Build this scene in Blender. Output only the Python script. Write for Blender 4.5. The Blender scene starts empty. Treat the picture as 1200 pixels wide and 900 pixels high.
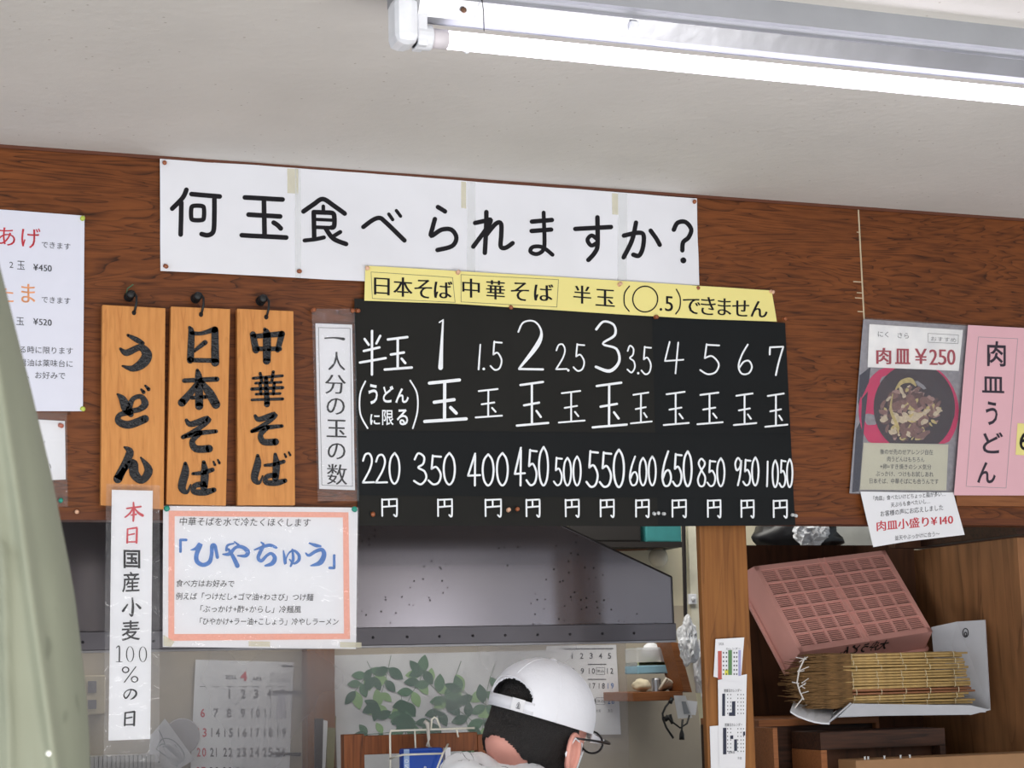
import bpy, bmesh, math, random
from mathutils import Vector, Matrix, noise
PI = math.pi
random.seed(7)
SC = bpy.context.scene
COL = SC.collection

# ---------------------------------------------------------------- camera
F = 2200.0                                    # focal length in pixels of the 1200 px wide frame
CAM = Vector((0.0, 0.0, 1.6))
X = Vector((6000, -197, -F)).normalized()     # the wall's horizontal direction seen by the camera
Z = Vector((-336, 14400, -F)); Z = (Z - X * Z.dot(X)).normalized()
Y = Z.cross(X)
M = Matrix((X, Y, Z))                         # camera axes -> world axes
cd = bpy.data.cameras.new('camera')
cam = bpy.data.objects.new('camera', cd); COL.objects.link(cam)
cam.matrix_world = Matrix.Translation(CAM) @ M.to_4x4()
cd.sensor_width = 36; cd.lens = F / 1200 * 36; cd.clip_start = 0.05
cd.dof.use_dof = True; cd.dof.focus_distance = 3.5; cd.dof.aperture_fstop = 22
SC.camera = cam

# ---------------------------------------------------------------- light
SC.view_settings.view_transform = 'Standard'; SC.view_settings.look = 'None'
SC.view_settings.gamma = 1; SC.view_settings.use_curve_mapping = False
SC.view_settings.exposure = 0.0
w = bpy.data.worlds.new('daylight'); SC.world = w; w.use_nodes = True
w.node_tree.nodes['Background'].inputs[0].default_value = (0.80, 0.90, 1.0, 1)
w.node_tree.nodes['Background'].inputs[1].default_value = 0.70


def area(name, loc, target, sx, sy, power, col):
    l = bpy.data.lights.new(name, 'AREA'); l.shape = 'RECTANGLE'; l.size = sx; l.size_y = sy
    l.energy = power; l.color = col
    o = bpy.data.objects.new(name, l); COL.objects.link(o); o.location = loc
    o.rotation_euler = (Vector(target) - Vector(loc)).to_track_quat('-Z', 'Y').to_euler()
    return o


area('window_light', (-2.6, -0.4, 1.75), (0.6, 3.2, 1.9), 1.8, 1.6, 42, (0.84, 0.92, 1.0))
area('door_light', (3.13, -2.6, 1.98), (1.16, 3.7, 1.75), 0.42, 0.42, 5.5, (0.95, 0.96, 1.0))
area('door_light', (3.97, -2.6, 1.98), (1.47, 3.7, 1.75), 0.36, 0.55, 1.8, (0.80, 0.88, 1.0))
area('ceiling_fill_light', (0.6, -0.9, 0.06), (0.6, -0.7, 3.0), 4.4, 2.8, 330, (1.0, 0.985, 0.965))  # added uplight just above the floor, brightens the ceiling
area('kitchen_light', (1.5, 4.1, 2.45), (1.5, 4.6, 1.6), 1.6, 0.3, 15, (1.0, 0.97, 0.90))

# ---------------------------------------------------------------- measuring helpers
D = 3.30                                      # distance of the front wall's face
CEIL = 2.533


def ray(u, v): return M @ Vector((u - 600, 450 - v, -F))


def P(u, v, y=D):
    d = ray(u, v); return CAM + d * (y / d.y)


def on_z(u, v, z):
    d = ray(u, v); return CAM + d * ((z - CAM.z) / d.z)


def on_x(u, v, x):
    d = ray(u, v); return CAM + d * (x / d.x)


def at(u, v, dep): return CAM + ray(u, v) * (dep / F)


# ---------------------------------------------------------------- materials
def lin(c):
    c = c / 255
    return c / 12.92 if c <= 0.04045 else ((c + 0.055) / 1.055) ** 2.4


def rgb(t): return (lin(t[0]), lin(t[1]), lin(t[2]), 1)


MATS = {}


def mat(name, col, rough=0.6, metal=0.0, var=0.08, vs=30, bump=0.0, bs=80, alpha=1.0, emit=0, spec=0.5, coat=0):
    if name in MATS: return MATS[name]
    m = bpy.data.materials.new(name); m.use_nodes = True
    nt = m.node_tree; b = nt.nodes['Principled BSDF']
    b.inputs['Roughness'].default_value = rough; b.inputs['Metallic'].default_value = metal
    b.inputs['Specular IOR Level'].default_value = spec
    b.inputs['Coat Weight'].default_value = coat
    c = rgb(col)
    tc = nt.nodes.new('ShaderNodeTexCoord')
    n = nt.nodes.new('ShaderNodeTexNoise'); n.inputs['Scale'].default_value = vs; n.inputs['Detail'].default_value = 4
    nt.links.new(tc.outputs['Object'], n.inputs['Vector'])
    r = nt.nodes.new('ShaderNodeValToRGB')
    r.color_ramp.elements[0].position = 0.3; r.color_ramp.elements[1].position = 0.7
    r.color_ramp.elements[0].color = tuple(x * (1 - var) for x in c[:3]) + (1,)
    r.color_ramp.elements[1].color = tuple(min(1, x * (1 + var)) for x in c[:3]) + (1,)
    nt.links.new(n.outputs['Fac'], r.inputs['Fac']); nt.links.new(r.outputs['Color'], b.inputs['Base Color'])
    if bump:
        n2 = nt.nodes.new('ShaderNodeTexNoise'); n2.inputs['Scale'].default_value = bs; n2.inputs['Detail'].default_value = 3
        nt.links.new(tc.outputs['Object'], n2.inputs['Vector'])
        bp = nt.nodes.new('ShaderNodeBump'); bp.inputs['Strength'].default_value = bump; bp.inputs['Distance'].default_value = 0.004
        nt.links.new(n2.outputs['Fac'], bp.inputs['Height']); nt.links.new(bp.outputs['Normal'], b.inputs['Normal'])
    if alpha < 1: b.inputs['Alpha'].default_value = alpha
    if emit:
        b.inputs['Emission Color'].default_value = c; b.inputs['Emission Strength'].default_value = emit
    MATS[name] = m
    return m


def wood(name, light, mid, dark, grain='X', lines=14, sc=(1.3, 11), rough=0.5, thick=0.12, strength=0.8, off=0.0, coat=0.0):
    """boards with contour grain: a stretched noise cut into thin dark lines, plus fibres along the grain"""
    if name in MATS: return MATS[name]
    m = bpy.data.materials.new(name); m.use_nodes = True
    nt = m.node_tree; b = nt.nodes['Principled BSDF']; N = nt.nodes.new; L = nt.links.new
    b.inputs['Roughness'].default_value = rough; b.inputs['Coat Weight'].default_value = coat; b.inputs['Specular IOR Level'].default_value = 0.3
    tc = N('ShaderNodeTexCoord'); mp = N('ShaderNodeMapping')
    a, c = sc
    mp.inputs['Scale'].default_value = (a, c, c) if grain == 'X' else ((c, c, a) if grain == 'Z' else (c, a, c))
    mp.inputs['Location'].default_value = (off, off * 1.7, off * 0.6)
    L(tc.outputs['Object'], mp.inputs['Vector'])
    n = N('ShaderNodeTexNoise'); n.inputs['Scale'].default_value = 1.0; n.inputs['Detail'].default_value = 3.2
    n.inputs['Roughness'].default_value = 0.55; n.inputs['Distortion'].default_value = 0.5
    L(mp.outputs['Vector'], n.inputs['Vector'])
    mul = N('ShaderNodeMath'); mul.operation = 'MULTIPLY'; mul.inputs[1].default_value = lines
    L(n.outputs['Fac'], mul.inputs[0])
    fr = N('ShaderNodeMath'); fr.operation = 'FRACT'; L(mul.outputs[0], fr.inputs[0])
    rl = N('ShaderNodeValToRGB'); e = rl.color_ramp.elements
    e[0].position = 0.0; e[0].color = (0, 0, 0, 1); e[1].position = 1.0; e[1].color = (0.1, 0.1, 0.1, 1)
    x = e.new(max(0.02, thick * 0.4)); x.color = (1, 1, 1, 1)
    x = e.new(thick); x.color = (0.55, 0.55, 0.55, 1)
    x = e.new(min(0.9, thick * 3.5)); x.color = (0.05, 0.05, 0.05, 1)
    L(fr.outputs[0], rl.inputs['Fac'])
    mp2 = N('ShaderNodeMapping'); mp2.inputs['Scale'].default_value = tuple(q * 9 for q in mp.inputs['Scale'].default_value)
    L(tc.outputs['Object'], mp2.inputs['Vector'])
    f = N('ShaderNodeTexNoise'); f.inputs['Scale'].default_value = 1.0; f.inputs['Detail'].default_value = 4
    L(mp2.outputs['Vector'], f.inputs['Vector'])
    big = N('ShaderNodeTexNoise'); big.inputs['Scale'].default_value = 3.0; L(tc.outputs['Object'], big.inputs['Vector'])
    mx = N('ShaderNodeMix'); mx.data_type = 'RGBA'; mx.inputs[6].default_value = rgb(light); mx.inputs[7].default_value = rgb(mid)
    rr = N('ShaderNodeMapRange'); rr.inputs[1].default_value = 0.35; rr.inputs[2].default_value = 0.65
    ad = N('ShaderNodeMath'); ad.operation = 'ADD'; L(f.outputs['Fac'], ad.inputs[0]); L(big.outputs['Fac'], ad.inputs[1])
    hf = N('ShaderNodeMath'); hf.operation = 'MULTIPLY'; hf.inputs[1].default_value = 0.5; L(ad.outputs[0], hf.inputs[0])
    L(hf.outputs[0], rr.inputs[0]); L(rr.outputs[0], mx.inputs[0])
    m2 = N('ShaderNodeMix'); m2.data_type = 'RGBA'; m2.inputs[7].default_value = rgb(dark)
    L(mx.outputs[2], m2.inputs[6])
    st = N('ShaderNodeMath'); st.operation = 'MULTIPLY'; st.inputs[1].default_value = strength
    mm = N('ShaderNodeMath'); mm.operation = 'MULTIPLY'
    mr2 = N('ShaderNodeMapRange'); mr2.inputs[1].default_value = 0.4; mr2.inputs[2].default_value = 0.62
    mr2.inputs[3].default_value = 0.45; mr2.inputs[4].default_value = 1.0
    L(f.outputs['Fac'], mr2.inputs[0]); L(rl.outputs['Color'], mm.inputs[0]); L(mr2.outputs[0], mm.inputs[1])
    L(mm.outputs[0], st.inputs[0]); L(st.outputs[0], m2.inputs[0])
    L(m2.outputs[2], b.inputs['Base Color'])
    bp = N('ShaderNodeBump'); bp.inputs['Strength'].default_value = 0.25; bp.inputs['Distance'].default_value = 0.001
    L(f.outputs['Fac'], bp.inputs['Height']); L(bp.outputs['Normal'], b.inputs['Normal'])
    MATS[name] = m
    return m


PAPER = mat('white paper', (232, 233, 238), 0.55, var=0.015, vs=8)
INK = mat('black ink', (20, 18, 24), 0.6, spec=0.25)
BANP = mat('creased white paper', (228, 229, 235), 0.5, var=0.03, vs=5, bump=0.55, bs=7)
CHALK = mat('white paint marker', (238, 242, 246), 0.5, var=0.04)
YELLOW = mat('yellow paper', (236, 224, 142), 0.6, var=0.02, vs=8)
BLACKP = mat('black card', (30, 30, 28), 0.7, var=0.12, vs=6, spec=0.22)
BLACKC = mat('cool black card', (20, 23, 25), 0.7, var=0.12, vs=6, spec=0.22)
RED = mat('red ink', (200, 50, 65), 0.5)
ORANGE = mat('orange ink', (240, 165, 115), 0.5)
BLUE = mat('blue ink', (55, 115, 190), 0.5, var=0.15, vs=140)
GREYINK = mat('grey ink', (70, 72, 80), 0.5)
PALEINK = mat('pale grey ink', (150, 155, 160), 0.5)
SALMON = mat('salmon ink', (238, 170, 150), 0.55, var=0.05, vs=200)
PINK = mat('pink paper', (226, 178, 188), 0.6, var=0.02, vs=8)
CREAM = mat('cream paper', (205, 203, 185), 0.6, var=0.02)
TAPE = mat('aged tape', (226, 220, 190), 0.35, alpha=0.55, var=0.05, vs=60)
CLEARTAPE = mat('clear tape', (238, 240, 240), 0.15, alpha=0.4, var=0.02)
WALLWOOD = wood('reddish plywood', (128, 72, 34), (94, 50, 22), (40, 18, 8), 'X', 22, (1.7, 14), 0.42, 0.16, 0.95)
POSTWOOD = wood('orange brown post wood', (154, 102, 52), (126, 78, 36), (72, 38, 16), 'Z', 9, (0.7, 14), 0.5, 0.12, 0.5)
DARKWOOD = wood('dark brown board', (84, 52, 32), (66, 40, 24), (36, 20, 12), 'Z', 8, (0.8, 7), 0.6, 0.12, 0.6)
SIDEWOOD = wood('brown side board', (150, 104, 68), (120, 84, 54), (70, 44, 26), 'Z', 9, (0.9, 7), 0.55, 0.12, 0.6)
TRAYWOOD = wood('old dark tray wood', (70, 42, 28), (46, 28, 18), (18, 10, 8), 'X', 8, (1.5, 20), 0.6, 0.2, 0.8)
PLAQUE = wood('pale orange plaque wood', (214, 150, 86), (196, 130, 70), (160, 96, 48), 'Z', 7, (2.2, 22), 0.45, 0.10, 0.45)
RAIL = wood('rail wood', (150, 96, 58), (128, 78, 44), (84, 46, 24), 'X', 8, (1.5, 30), 0.5, 0.12, 0.5)
DARKTRIM = mat('dark trim', (62, 36, 24), 0.6)
STEEL = mat('white enamel', (205, 207, 212), 0.35, var=0.03)


def film_mat(name, alpha, rough, strength, scale, col=(235, 238, 245)):
    """clear plastic: smooth, wrinkled, a little milky"""
    m = bpy.data.materials.new(name); m.use_nodes = True
    nt = m.node_tree; N = nt.nodes.new; L = nt.links.new
    nt.nodes.remove(nt.nodes['Principled BSDF'])
    out = nt.nodes['Material Output']
    tr = N('ShaderNodeBsdfTransparent'); gl = N('ShaderNodeBsdfGlossy'); gl.inputs['Roughness'].default_value = rough
    df = N('ShaderNodeBsdfDiffuse'); df.inputs[0].default_value = rgb(col)
    tc = N('ShaderNodeTexCoord'); n = N('ShaderNodeTexNoise'); n.inputs['Scale'].default_value = scale
    n.inputs['Detail'].default_value = 2; n.inputs['Distortion'].default_value = 1.5
    L(tc.outputs['Object'], n.inputs['Vector'])
    bp = N('ShaderNodeBump'); bp.inputs['Strength'].default_value = strength; bp.inputs['Distance'].default_value = 0.01
    L(n.outputs['Fac'], bp.inputs['Height']); L(bp.outputs['Normal'], gl.inputs['Normal'])
    fr = N('ShaderNodeFresnel'); fr.inputs[0].default_value = 1.38
    m1 = N('ShaderNodeMixShader'); m1.inputs[0].default_value = alpha; L(tr.outputs[0], m1.inputs[1]); L(df.outputs[0], m1.inputs[2])
    m2 = N('ShaderNodeMixShader'); L(fr.outputs[0], m2.inputs[0]); L(m1.outputs[0], m2.inputs[1]); L(gl.outputs[0], m2.inputs[2])
    L(m2.outputs[0], out.inputs[0])
    return m


FILM = film_mat('laminate film', 0.06, 0.12, 0.5, 25)
BAG = film_mat('crumpled plastic', 0.72, 0.2, 1.0, 40)
HAZE = film_mat('vinyl with painted reflection', 0.5, 0.3, 0.1, 3, (150, 148, 152))  # milky colour stands in for the dim ceiling reflected in the sheet


def haze_setup():
    """a vinyl splash sheet, milky with steam and grease in soft patches"""
    nt = HAZE.node_tree; N = nt.nodes.new; L = nt.links.new
    m1 = [n for n in nt.nodes if n.type == 'MIX_SHADER' and not n.inputs[0].is_linked][0]
    tc = N('ShaderNodeTexCoord'); n = N('ShaderNodeTexNoise'); n.inputs['Scale'].default_value = 3.3; n.inputs['Detail'].default_value = 2
    L(tc.outputs['Object'], n.inputs['Vector'])
    sx = N('ShaderNodeSeparateXYZ'); L(tc.outputs['Object'], sx.inputs[0])
    a = N('ShaderNodeMath'); a.operation = 'MULTIPLY'; a.inputs[1].default_value = 0.55; L(sx.outputs[2], a.inputs[0])
    b = N('ShaderNodeMath'); b.operation = 'ADD'; L(a.outputs[0], b.inputs[0]); L(n.outputs['Fac'], b.inputs[1])
    c = N('ShaderNodeMapRange'); c.inputs[1].default_value = 0.30; c.inputs[2].default_value = 0.62
    c.inputs[3].default_value = 0.12; c.inputs[4].default_value = 0.66
    L(b.outputs[0], c.inputs[0]); L(c.outputs[0], m1.inputs[0])


haze_setup()


# ---------------------------------------------------------------- object helpers
def wl(o):
    v = Vector(o.location)
    while o.parent: o = o.parent; v += Vector(o.location)
    return v


def obj(name, verts, faces, m, parent=None, smooth=False, mats=None, idx=None):
    me = bpy.data.meshes.new(name)
    o = bpy.data.objects.new(name, me); COL.objects.link(o)
    if parent: o.parent = parent
    off = wl(parent) if parent else Vector()
    me.from_pydata([tuple(Vector(v) - off) for v in verts], [], faces)
    me.materials.append(m)
    if mats:
        for k in mats: me.materials.append(k)
        me.polygons.foreach_set('material_index', idx)
    if smooth: me.polygons.foreach_set('use_smooth', [True] * len(me.polygons))
    me.update()
    return o


def obj_bm(name, bm, m, parent=None, smooth=False):
    me = bpy.data.meshes.new(name)
    o = bpy.data.objects.new(name, me); COL.objects.link(o)
    if parent: o.parent = parent
    off = wl(parent) if parent else Vector()
    bmesh.ops.translate(bm, verts=bm.verts, vec=-off)
    bm.normal_update(); bm.to_mesh(me); bm.free(); me.materials.append(m)
    if smooth: me.polygons.foreach_set('use_smooth', [True] * len(me.polygons))
    return o


def thing(name, loc, label, cat, group=None):
    o = bpy.data.objects.new(name, None); COL.objects.link(o); o.location = loc
    o.empty_display_size = 0.02
    o['label'] = label; o['category'] = cat
    if group: o['group'] = group
    return o


def tag(o, label, cat, group=None):
    o['label'] = label; o['category'] = cat
    if group: o['group'] = group
    return o


def struct(o): o['kind'] = 'structure'; return o


class MB:
    def __init__(s): s.v = []; s.f = []

    def add(s, vs, fs):
        k = len(s.v); s.v += [Vector(v) for v in vs]; s.f += [tuple(i + k for i in f) for f in fs]; return s

    def box(s, a, b):
        x0, y0, z0 = a; x1, y1, z1 = b
        return s.add([(x0, y0, z0), (x1, y0, z0), (x1, y1, z0), (x0, y1, z0), (x0, y0, z1), (x1, y0, z1), (x1, y1, z1), (x0, y1, z1)],
                     [(0, 3, 2, 1), (4, 5, 6, 7), (0, 1, 5, 4), (1, 2, 6, 5), (2, 3, 7, 6), (3, 0, 4, 7)])

    def obox(s, o, a, b, c):
        """box from corner o along three edge vectors"""
        o, a, b, c = Vector(o), Vector(a), Vector(b), Vector(c)
        return s.add([o, o + a, o + a + b, o + b, o + c, o + a + c, o + a + b + c, o + b + c],
                     [(0, 3, 2, 1), (4, 5, 6, 7), (0, 1, 5, 4), (1, 2, 6, 5), (2, 3, 7, 6), (3, 0, 4, 7)])

    def tube(s, pts, r, n=8, cap=True):
        pts = [Vector(p) for p in pts]; k = len(s.v); m = len(pts)
        rs = r if isinstance(r, (list, tuple)) else [r] * m
        up = Vector((0, 0, 1)); prev = None
        for i, p in enumerate(pts):
            t = (pts[min(i + 1, m - 1)] - pts[max(i - 1, 0)]).normalized()
            if prev is None:
                a = t.cross(up)
                if a.length < 0.1: a = t.cross(Vector((1, 0, 0)))
                a.normalize()
            else:
                a = (prev - t * prev.dot(t)).normalized()
            prev = a; b = t.cross(a)
            for j in range(n):
                th = 2 * PI * j / n; s.v.append(p + (a * math.cos(th) + b * math.sin(th)) * rs[i])
        for i in range(m - 1):
            for j in range(n):
                q = (j + 1) % n
                s.f.append((k + i * n + j, k + i * n + q, k + (i + 1) * n + q, k + (i + 1) * n + j))
        if cap:
            s.f.append(tuple(k + j for j in range(n))[::-1]); s.f.append(tuple(k + (m - 1) * n + j for j in range(n)))
        return s

    def lathe(s, o, ax, prof, n=12):
        """prof: list of (r, h) along axis ax from o"""
        ax = Vector(ax).normalized(); a = ax.orthogonal().normalized(); b = ax.cross(a); k = len(s.v)
        for r, h in prof:
            for j in range(n):
                th = 2 * PI * j / n; s.v.append(Vector(o) + ax * h + (a * math.cos(th) + b * math.sin(th)) * r)
        for i in range(len(prof) - 1):
            for j in range(n):
                q = (j + 1) % n; s.f.append((k + i * n + j, k + i * n + q, k + (i + 1) * n + q, k + (i + 1) * n + j))
        s.f.append(tuple(k + j for j in range(n))[::-1]); s.f.append(tuple(k + (len(prof) - 1) * n + j for j in range(n)))
        return s

    def build(s, name, m, parent=None, smooth=False, bevel=0):
        o = obj(name, s.v, s.f, m, parent, smooth)
        if bevel:
            bv = o.modifiers.new('bevel', 'BEVEL'); bv.width = bevel; bv.segments = 2; bv.limit_method = 'ANGLE'
        return o


def base_of(vs):
    xs = [v[0] for v in vs]; ys = [v[1] for v in vs]; zs = [v[2] for v in vs]
    return Vector(((min(xs) + max(xs)) / 2, (min(ys) + max(ys)) / 2, min(zs)))


# ---------------------------------------------------------------- lettering
_cu = bpy.data.curves.new('glyph', 'FONT'); _cu.resolution_u = 3
_to = bpy.data.objects.new('glyph', _cu); COL.objects.link(_to)
_G = {}


def glyph(ch, off=0.0):
    k = (ch, off)
    if k not in _G:
        _cu.body = ch; _cu.offset = off
        dg = bpy.context.evaluated_depsgraph_get(); dg.update()
        e = _to.evaluated_get(dg); me = e.to_mesh()
        vs = [(v.co.x, v.co.y) for v in me.vertices]; fs = [tuple(p.vertices) for p in me.polygons]
        e.to_mesh_clear()
        if vs:
            bb = (min(v[0] for v in vs), min(v[1] for v in vs), max(v[0] for v in vs), max(v[1] for v in vs))
        else: bb = (0, 0, 0.3, 0.3)
        _G[k] = (vs, fs, bb)
    return _G[k]


class Ink:
    """flat shapes in pixel coordinates, mapped onto a sheet afterwards"""
    def __init__(s): s.v = []; s.f = []; s.g = [0]

    def mark(s):
        if s.g[-1] != len(s.f): s.g.append(len(s.f))
        return s

    def poly(s, pts):
        if len(pts) == 4:
            (a, b, c, d) = pts; w = math.hypot(b[0] - a[0], b[1] - a[1]); h = math.hypot(d[0] - a[0], d[1] - a[1])
            nx, ny = max(1, int(w / 5)), max(1, int(h / 5))
            if nx * ny > 1:
                k = len(s.v)
                for j in range(ny + 1):
                    for i in range(nx + 1):
                        p, q = i / nx, j / ny
                        s.v.append(tuple((a[z] * (1 - p) + b[z] * p) * (1 - q) + (d[z] * (1 - p) + c[z] * p) * q for z in (0, 1)))
                for j in range(ny):
                    for i in range(nx):
                        m = k + j * (nx + 1) + i; s.f.append((m, m + nx + 1, m + nx + 2, m + 1))
                return s
        k = len(s.v); s.v += list(pts); s.f.append(tuple(range(k, k + len(pts)))[::-1]); return s

    def mesh(s, vs, fs):
        k = len(s.v); s.v += vs; s.f += [tuple(i + k for i in f) for f in fs]

    def box(s, ch, x0, y0, x1, y1, off=0.0, mincho=0.0, slope=0.07):
        """fit the ink of one character into a pixel box; mincho thickens the uprights only"""
        s.mark()
        if ch == '1': x0, x1 = (x0 + x1) / 2 - (x1 - x0) * .22, (x0 + x1) / 2 + (x1 - x0) * .14
        vs, fs, bb = glyph(ch, off); w = bb[2] - bb[0] or 1; h = bb[3] - bb[1] or 1
        cx = (x0 + x1) / 2
        for dx in ((-mincho, mincho) if mincho else (0,)):
            s.mesh([(x0 + (v[0] - bb[0]) / w * (x1 - x0) + dx * (x1 - x0) * 0.5,
                     y1 - (v[1] - bb[1]) / h * (y1 - y0) + slope * (x0 + (v[0] - bb[0]) / w * (x1 - x0) - cx)) for v in vs], fs)
        return s

    def line(s, text, xa, ya, xb, yb, h, off=0.0, mincho=0.0, slant=0.0):
        """a running line whose ink runs from xa to xb, centred on the height ya..yb, em height h"""
        s.mark(); adv = []
        for ch in text:
            if ch == ' ': adv.append(0.6)
            elif ch == '　': adv.append(1.0)
            elif ord(ch) < 256: adv.append(glyph(ch, 0)[2][2] + 0.06)
            else: adv.append(1.0)
        tot = sum(adv); x = 0
        for ch, a in zip(text, adv):
            if ch not in ' 　':
                vs, fs, bb = glyph(ch, off)
                for dx in ((-mincho, mincho) if mincho else (0,)):
                    pts = []
                    for v in vs:
                        t = (x + v[0] + dx) / tot
                        px = xa + (xb - xa) * t; cy = ya + (yb - ya) * t
                        yy = (v[1] - 0.38) * h
                        pts.append((px + slant * yy, cy - yy))
                    s.mesh(pts, fs)
            x += a
        return s

    def stroke(s, pts, w=None, closed=False, sub=5):
        """a brush stroke: Catmull-Rom line through (x, y[, width]) with round ends"""
        p = [(q[0], q[1], (q[2] if len(q) > 2 else w)) for q in pts]; n = len(p); out = []
        if n == 2:
            nn = max(1, int(math.hypot(p[1][0] - p[0][0], p[1][1] - p[0][1]) / 7))
            out = [tuple(p[0][k] + (p[1][k] - p[0][k]) * i / nn for k in range(3)) for i in range(nn + 1)]
        else:
            rng = range(n) if closed else range(n - 1)
            for i in rng:
                a = p[(i - 1) % n] if (closed or i > 0) else p[0]; b = p[i]; c = p[(i + 1) % n]
                d = p[(i + 2) % n] if (closed or i < n - 2) else p[n - 1]
                for j in range(sub):
                    t = j / sub
                    out.append(tuple(0.5 * (2 * b[k] + (c[k] - a[k]) * t + (2 * a[k] - 5 * b[k] + 4 * c[k] - d[k]) * t * t + (-a[k] + 3 * b[k] - 3 * c[k] + d[k]) * t ** 3) for k in range(3)))
            out.append(p[0] if closed else p[-1])
        m = len(out); k = len(s.v)
        for i, q in enumerate(out):
            a = out[max(i - 1, 0)]; b = out[min(i + 1, m - 1)]
            if closed and i in (0, m - 1): a = out[m - 2]; b = out[1]
            dx, dy = b[0] - a[0], b[1] - a[1]; L = math.hypot(dx, dy) or 1
            r = abs(q[2]) / 2
            s.v.append((q[0] - dy / L * r, q[1] + dx / L * r)); s.v.append((q[0] + dy / L * r, q[1] - dx / L * r))
        for i in range(m - 1): s.f.append((k + 2 * i, k + 2 * i + 2, k + 2 * i + 3, k + 2 * i + 1))
        if not closed:
            for q in (out[0], out[-1]): s.disc(q[0], q[1], q[2] / 2, n=12)
        return s

    def disc(s, x, y, rx, ry=None, n=16):
        ry = ry or rx
        return s.poly([(x + rx * math.cos(2 * PI * i / n), y + ry * math.sin(2 * PI * i / n)) for i in range(n)])

    def frame(s, q, w):
        for i in range(4):
            a = q[i]; b = q[(i + 1) % 4]; s.stroke([a, b], w)
        return s


def strokes_box(ink, strokes, x0, y0, x1, y1, wscale=1.0, fitw=True, slope=0.0):
    """strokes = list of point lists with widths, normalised by their own extent into a pixel box"""
    ink.mark()
    xs = [q[0] for st in strokes for q in st]; ys = [q[1] for st in strokes for q in st]
    ax, bx, ay, by = min(xs), max(xs), min(ys), max(ys)
    kw = ((x1 - x0) / (bx - ax or 1) + (y1 - y0) / (by - ay or 1)) / 2
    for st in strokes:
        ws = [q[2] * kw * wscale for q in st]; pad = 0
        ink.stroke([(x0 + (q[0] - ax) / (bx - ax or 1) * (x1 - x0), y0 + (q[1] - ay) / (by - ay or 1) * (y1 - y0) + slope * ((q[0] - ax) / (bx - ax or 1) - 0.5) * (x1 - x0), max(0.3, wv)) for q, wv in zip(st, ws)])


class Sheet:
    """a sheet of paper fixed to a plane: outline in pixels of the photo, own small waves"""
    def __init__(s, name, label, cat, top, bottom, m, y=D - 0.003, amp=0.0015, nu=24, nv=10, seed=0, curl=None, group=None, root=None, part='paper'):
        s.y = y; s.amp = amp; s.seed = seed; s.curl = curl; s.layer = 0
        s.top = top; s.bottom = bottom
        vs = []; fs = []
        for j in range(nv + 1):
            for i in range(nu + 1):
                a = s.pt(top, i / nu); b = s.pt(bottom, i / nu); t = j / nv
                vs.append(s.map(a[0] + (b[0] - a[0]) * t, a[1] + (b[1] - a[1]) * t))
        for j in range(nv):
            for i in range(nu):
                k = j * (nu + 1) + i; fs.append((k, k + nu + 1, k + nu + 2, k + 1))
        s.root = root or thing(name, base_of(vs), label, cat, group)
        s.paper = obj(part, vs, fs, m, s.root, smooth=True)

    @staticmethod
    def pt(pl, t):
        x = pl[0][0] + (pl[-1][0] - pl[0][0]) * t
        for a, b in zip(pl, pl[1:]):
            if (a[0] <= x <= b[0]) or b is pl[-1]:
                k = (x - a[0]) / (b[0] - a[0] or 1); return (x, a[1] + (b[1] - a[1]) * k)

    def disp(s, p):
        d = s.amp * (0.6 + noise.noise(Vector((p.x * 7, p.z * 7, s.seed * 3.1))) + 0.5 * noise.noise(Vector((p.x * 17 + s.seed, p.z * 17, 2.2))))
        if s.curl: d += s.curl(p)
        return d

    def map(s, u, v, lift=0.0):
        p = P(u, v, s.y); p.y -= s.disp(p) + lift; return p

    def ink(s, ink, m, name='lettering', lift=0.0006, label=None, parent=None, thick=0):
        g = [k for k in ink.g if k < len(ink.f)] + [len(ink.f)]
        pts = [s.map(a, b, lift) for a, b in ink.v]
        for a, b in zip(g, g[1:]):
            fs = ink.f[a:b]; used = sorted({i for f in fs for i in f}); mp = {i: k for k, i in enumerate(used)}
            o = obj(name, [pts[i] for i in used], [tuple(mp[i] for i in f) for f in fs], m, parent or s.root)
            if label: o['label'] = label
            if thick:
                sd = o.modifiers.new('thick', 'SOLIDIFY'); sd.thickness = thick; sd.offset = 1
        return o

    def pin(s, u, v, m, r=0.0042, h=0.009, name='pin', label=None):
        p = s.map(u, v); mb = MB()
        a = Vector((random.uniform(-.35, .35), -1, random.uniform(-.4, .2)))
        mb.lathe(p + Vector((0, 0.001, 0)), a, [(r * .9, 0), (r, h * .15), (r * .62, h * .35), (r * .6, h * .7), (r * .95, h * .85), (r * .9, h), (r * .3, h * 1.04)], 10)
        o = mb.build(name, m, s.root, smooth=True)
        if label: o['label'] = label
        return o


PINB = mat('brown pin', (150, 84, 48), 0.4); PINP = mat('pale pin', (225, 180, 150), 0.35)
PINT = mat('teal pin', (25, 140, 120), 0.35); PINY = mat('yellow green pin', (190, 205, 90), 0.4)
PINC = mat('clear pin', (205, 208, 210), 0.15)

# ================================================================ STRUCTURE
zt = CEIL; zb = P(600, 611).z
seam = P(1009, 300).x
xl, xr = -1.2, 3.4
wf = struct(MB().box((xl, D + 0.012, zb), (xr, D + 0.05, zt)).build('wall_front', DARKTRIM))
zmid = P(980, 425).z
for a, b, nm in ((xl, seam - 0.0022, 0), (seam + 0.0022, xr, 1)):
    MB().box((a, D, zb + 0.012), (b, D + 0.012, zt)).build('panel', WALLWOOD, wf)
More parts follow.
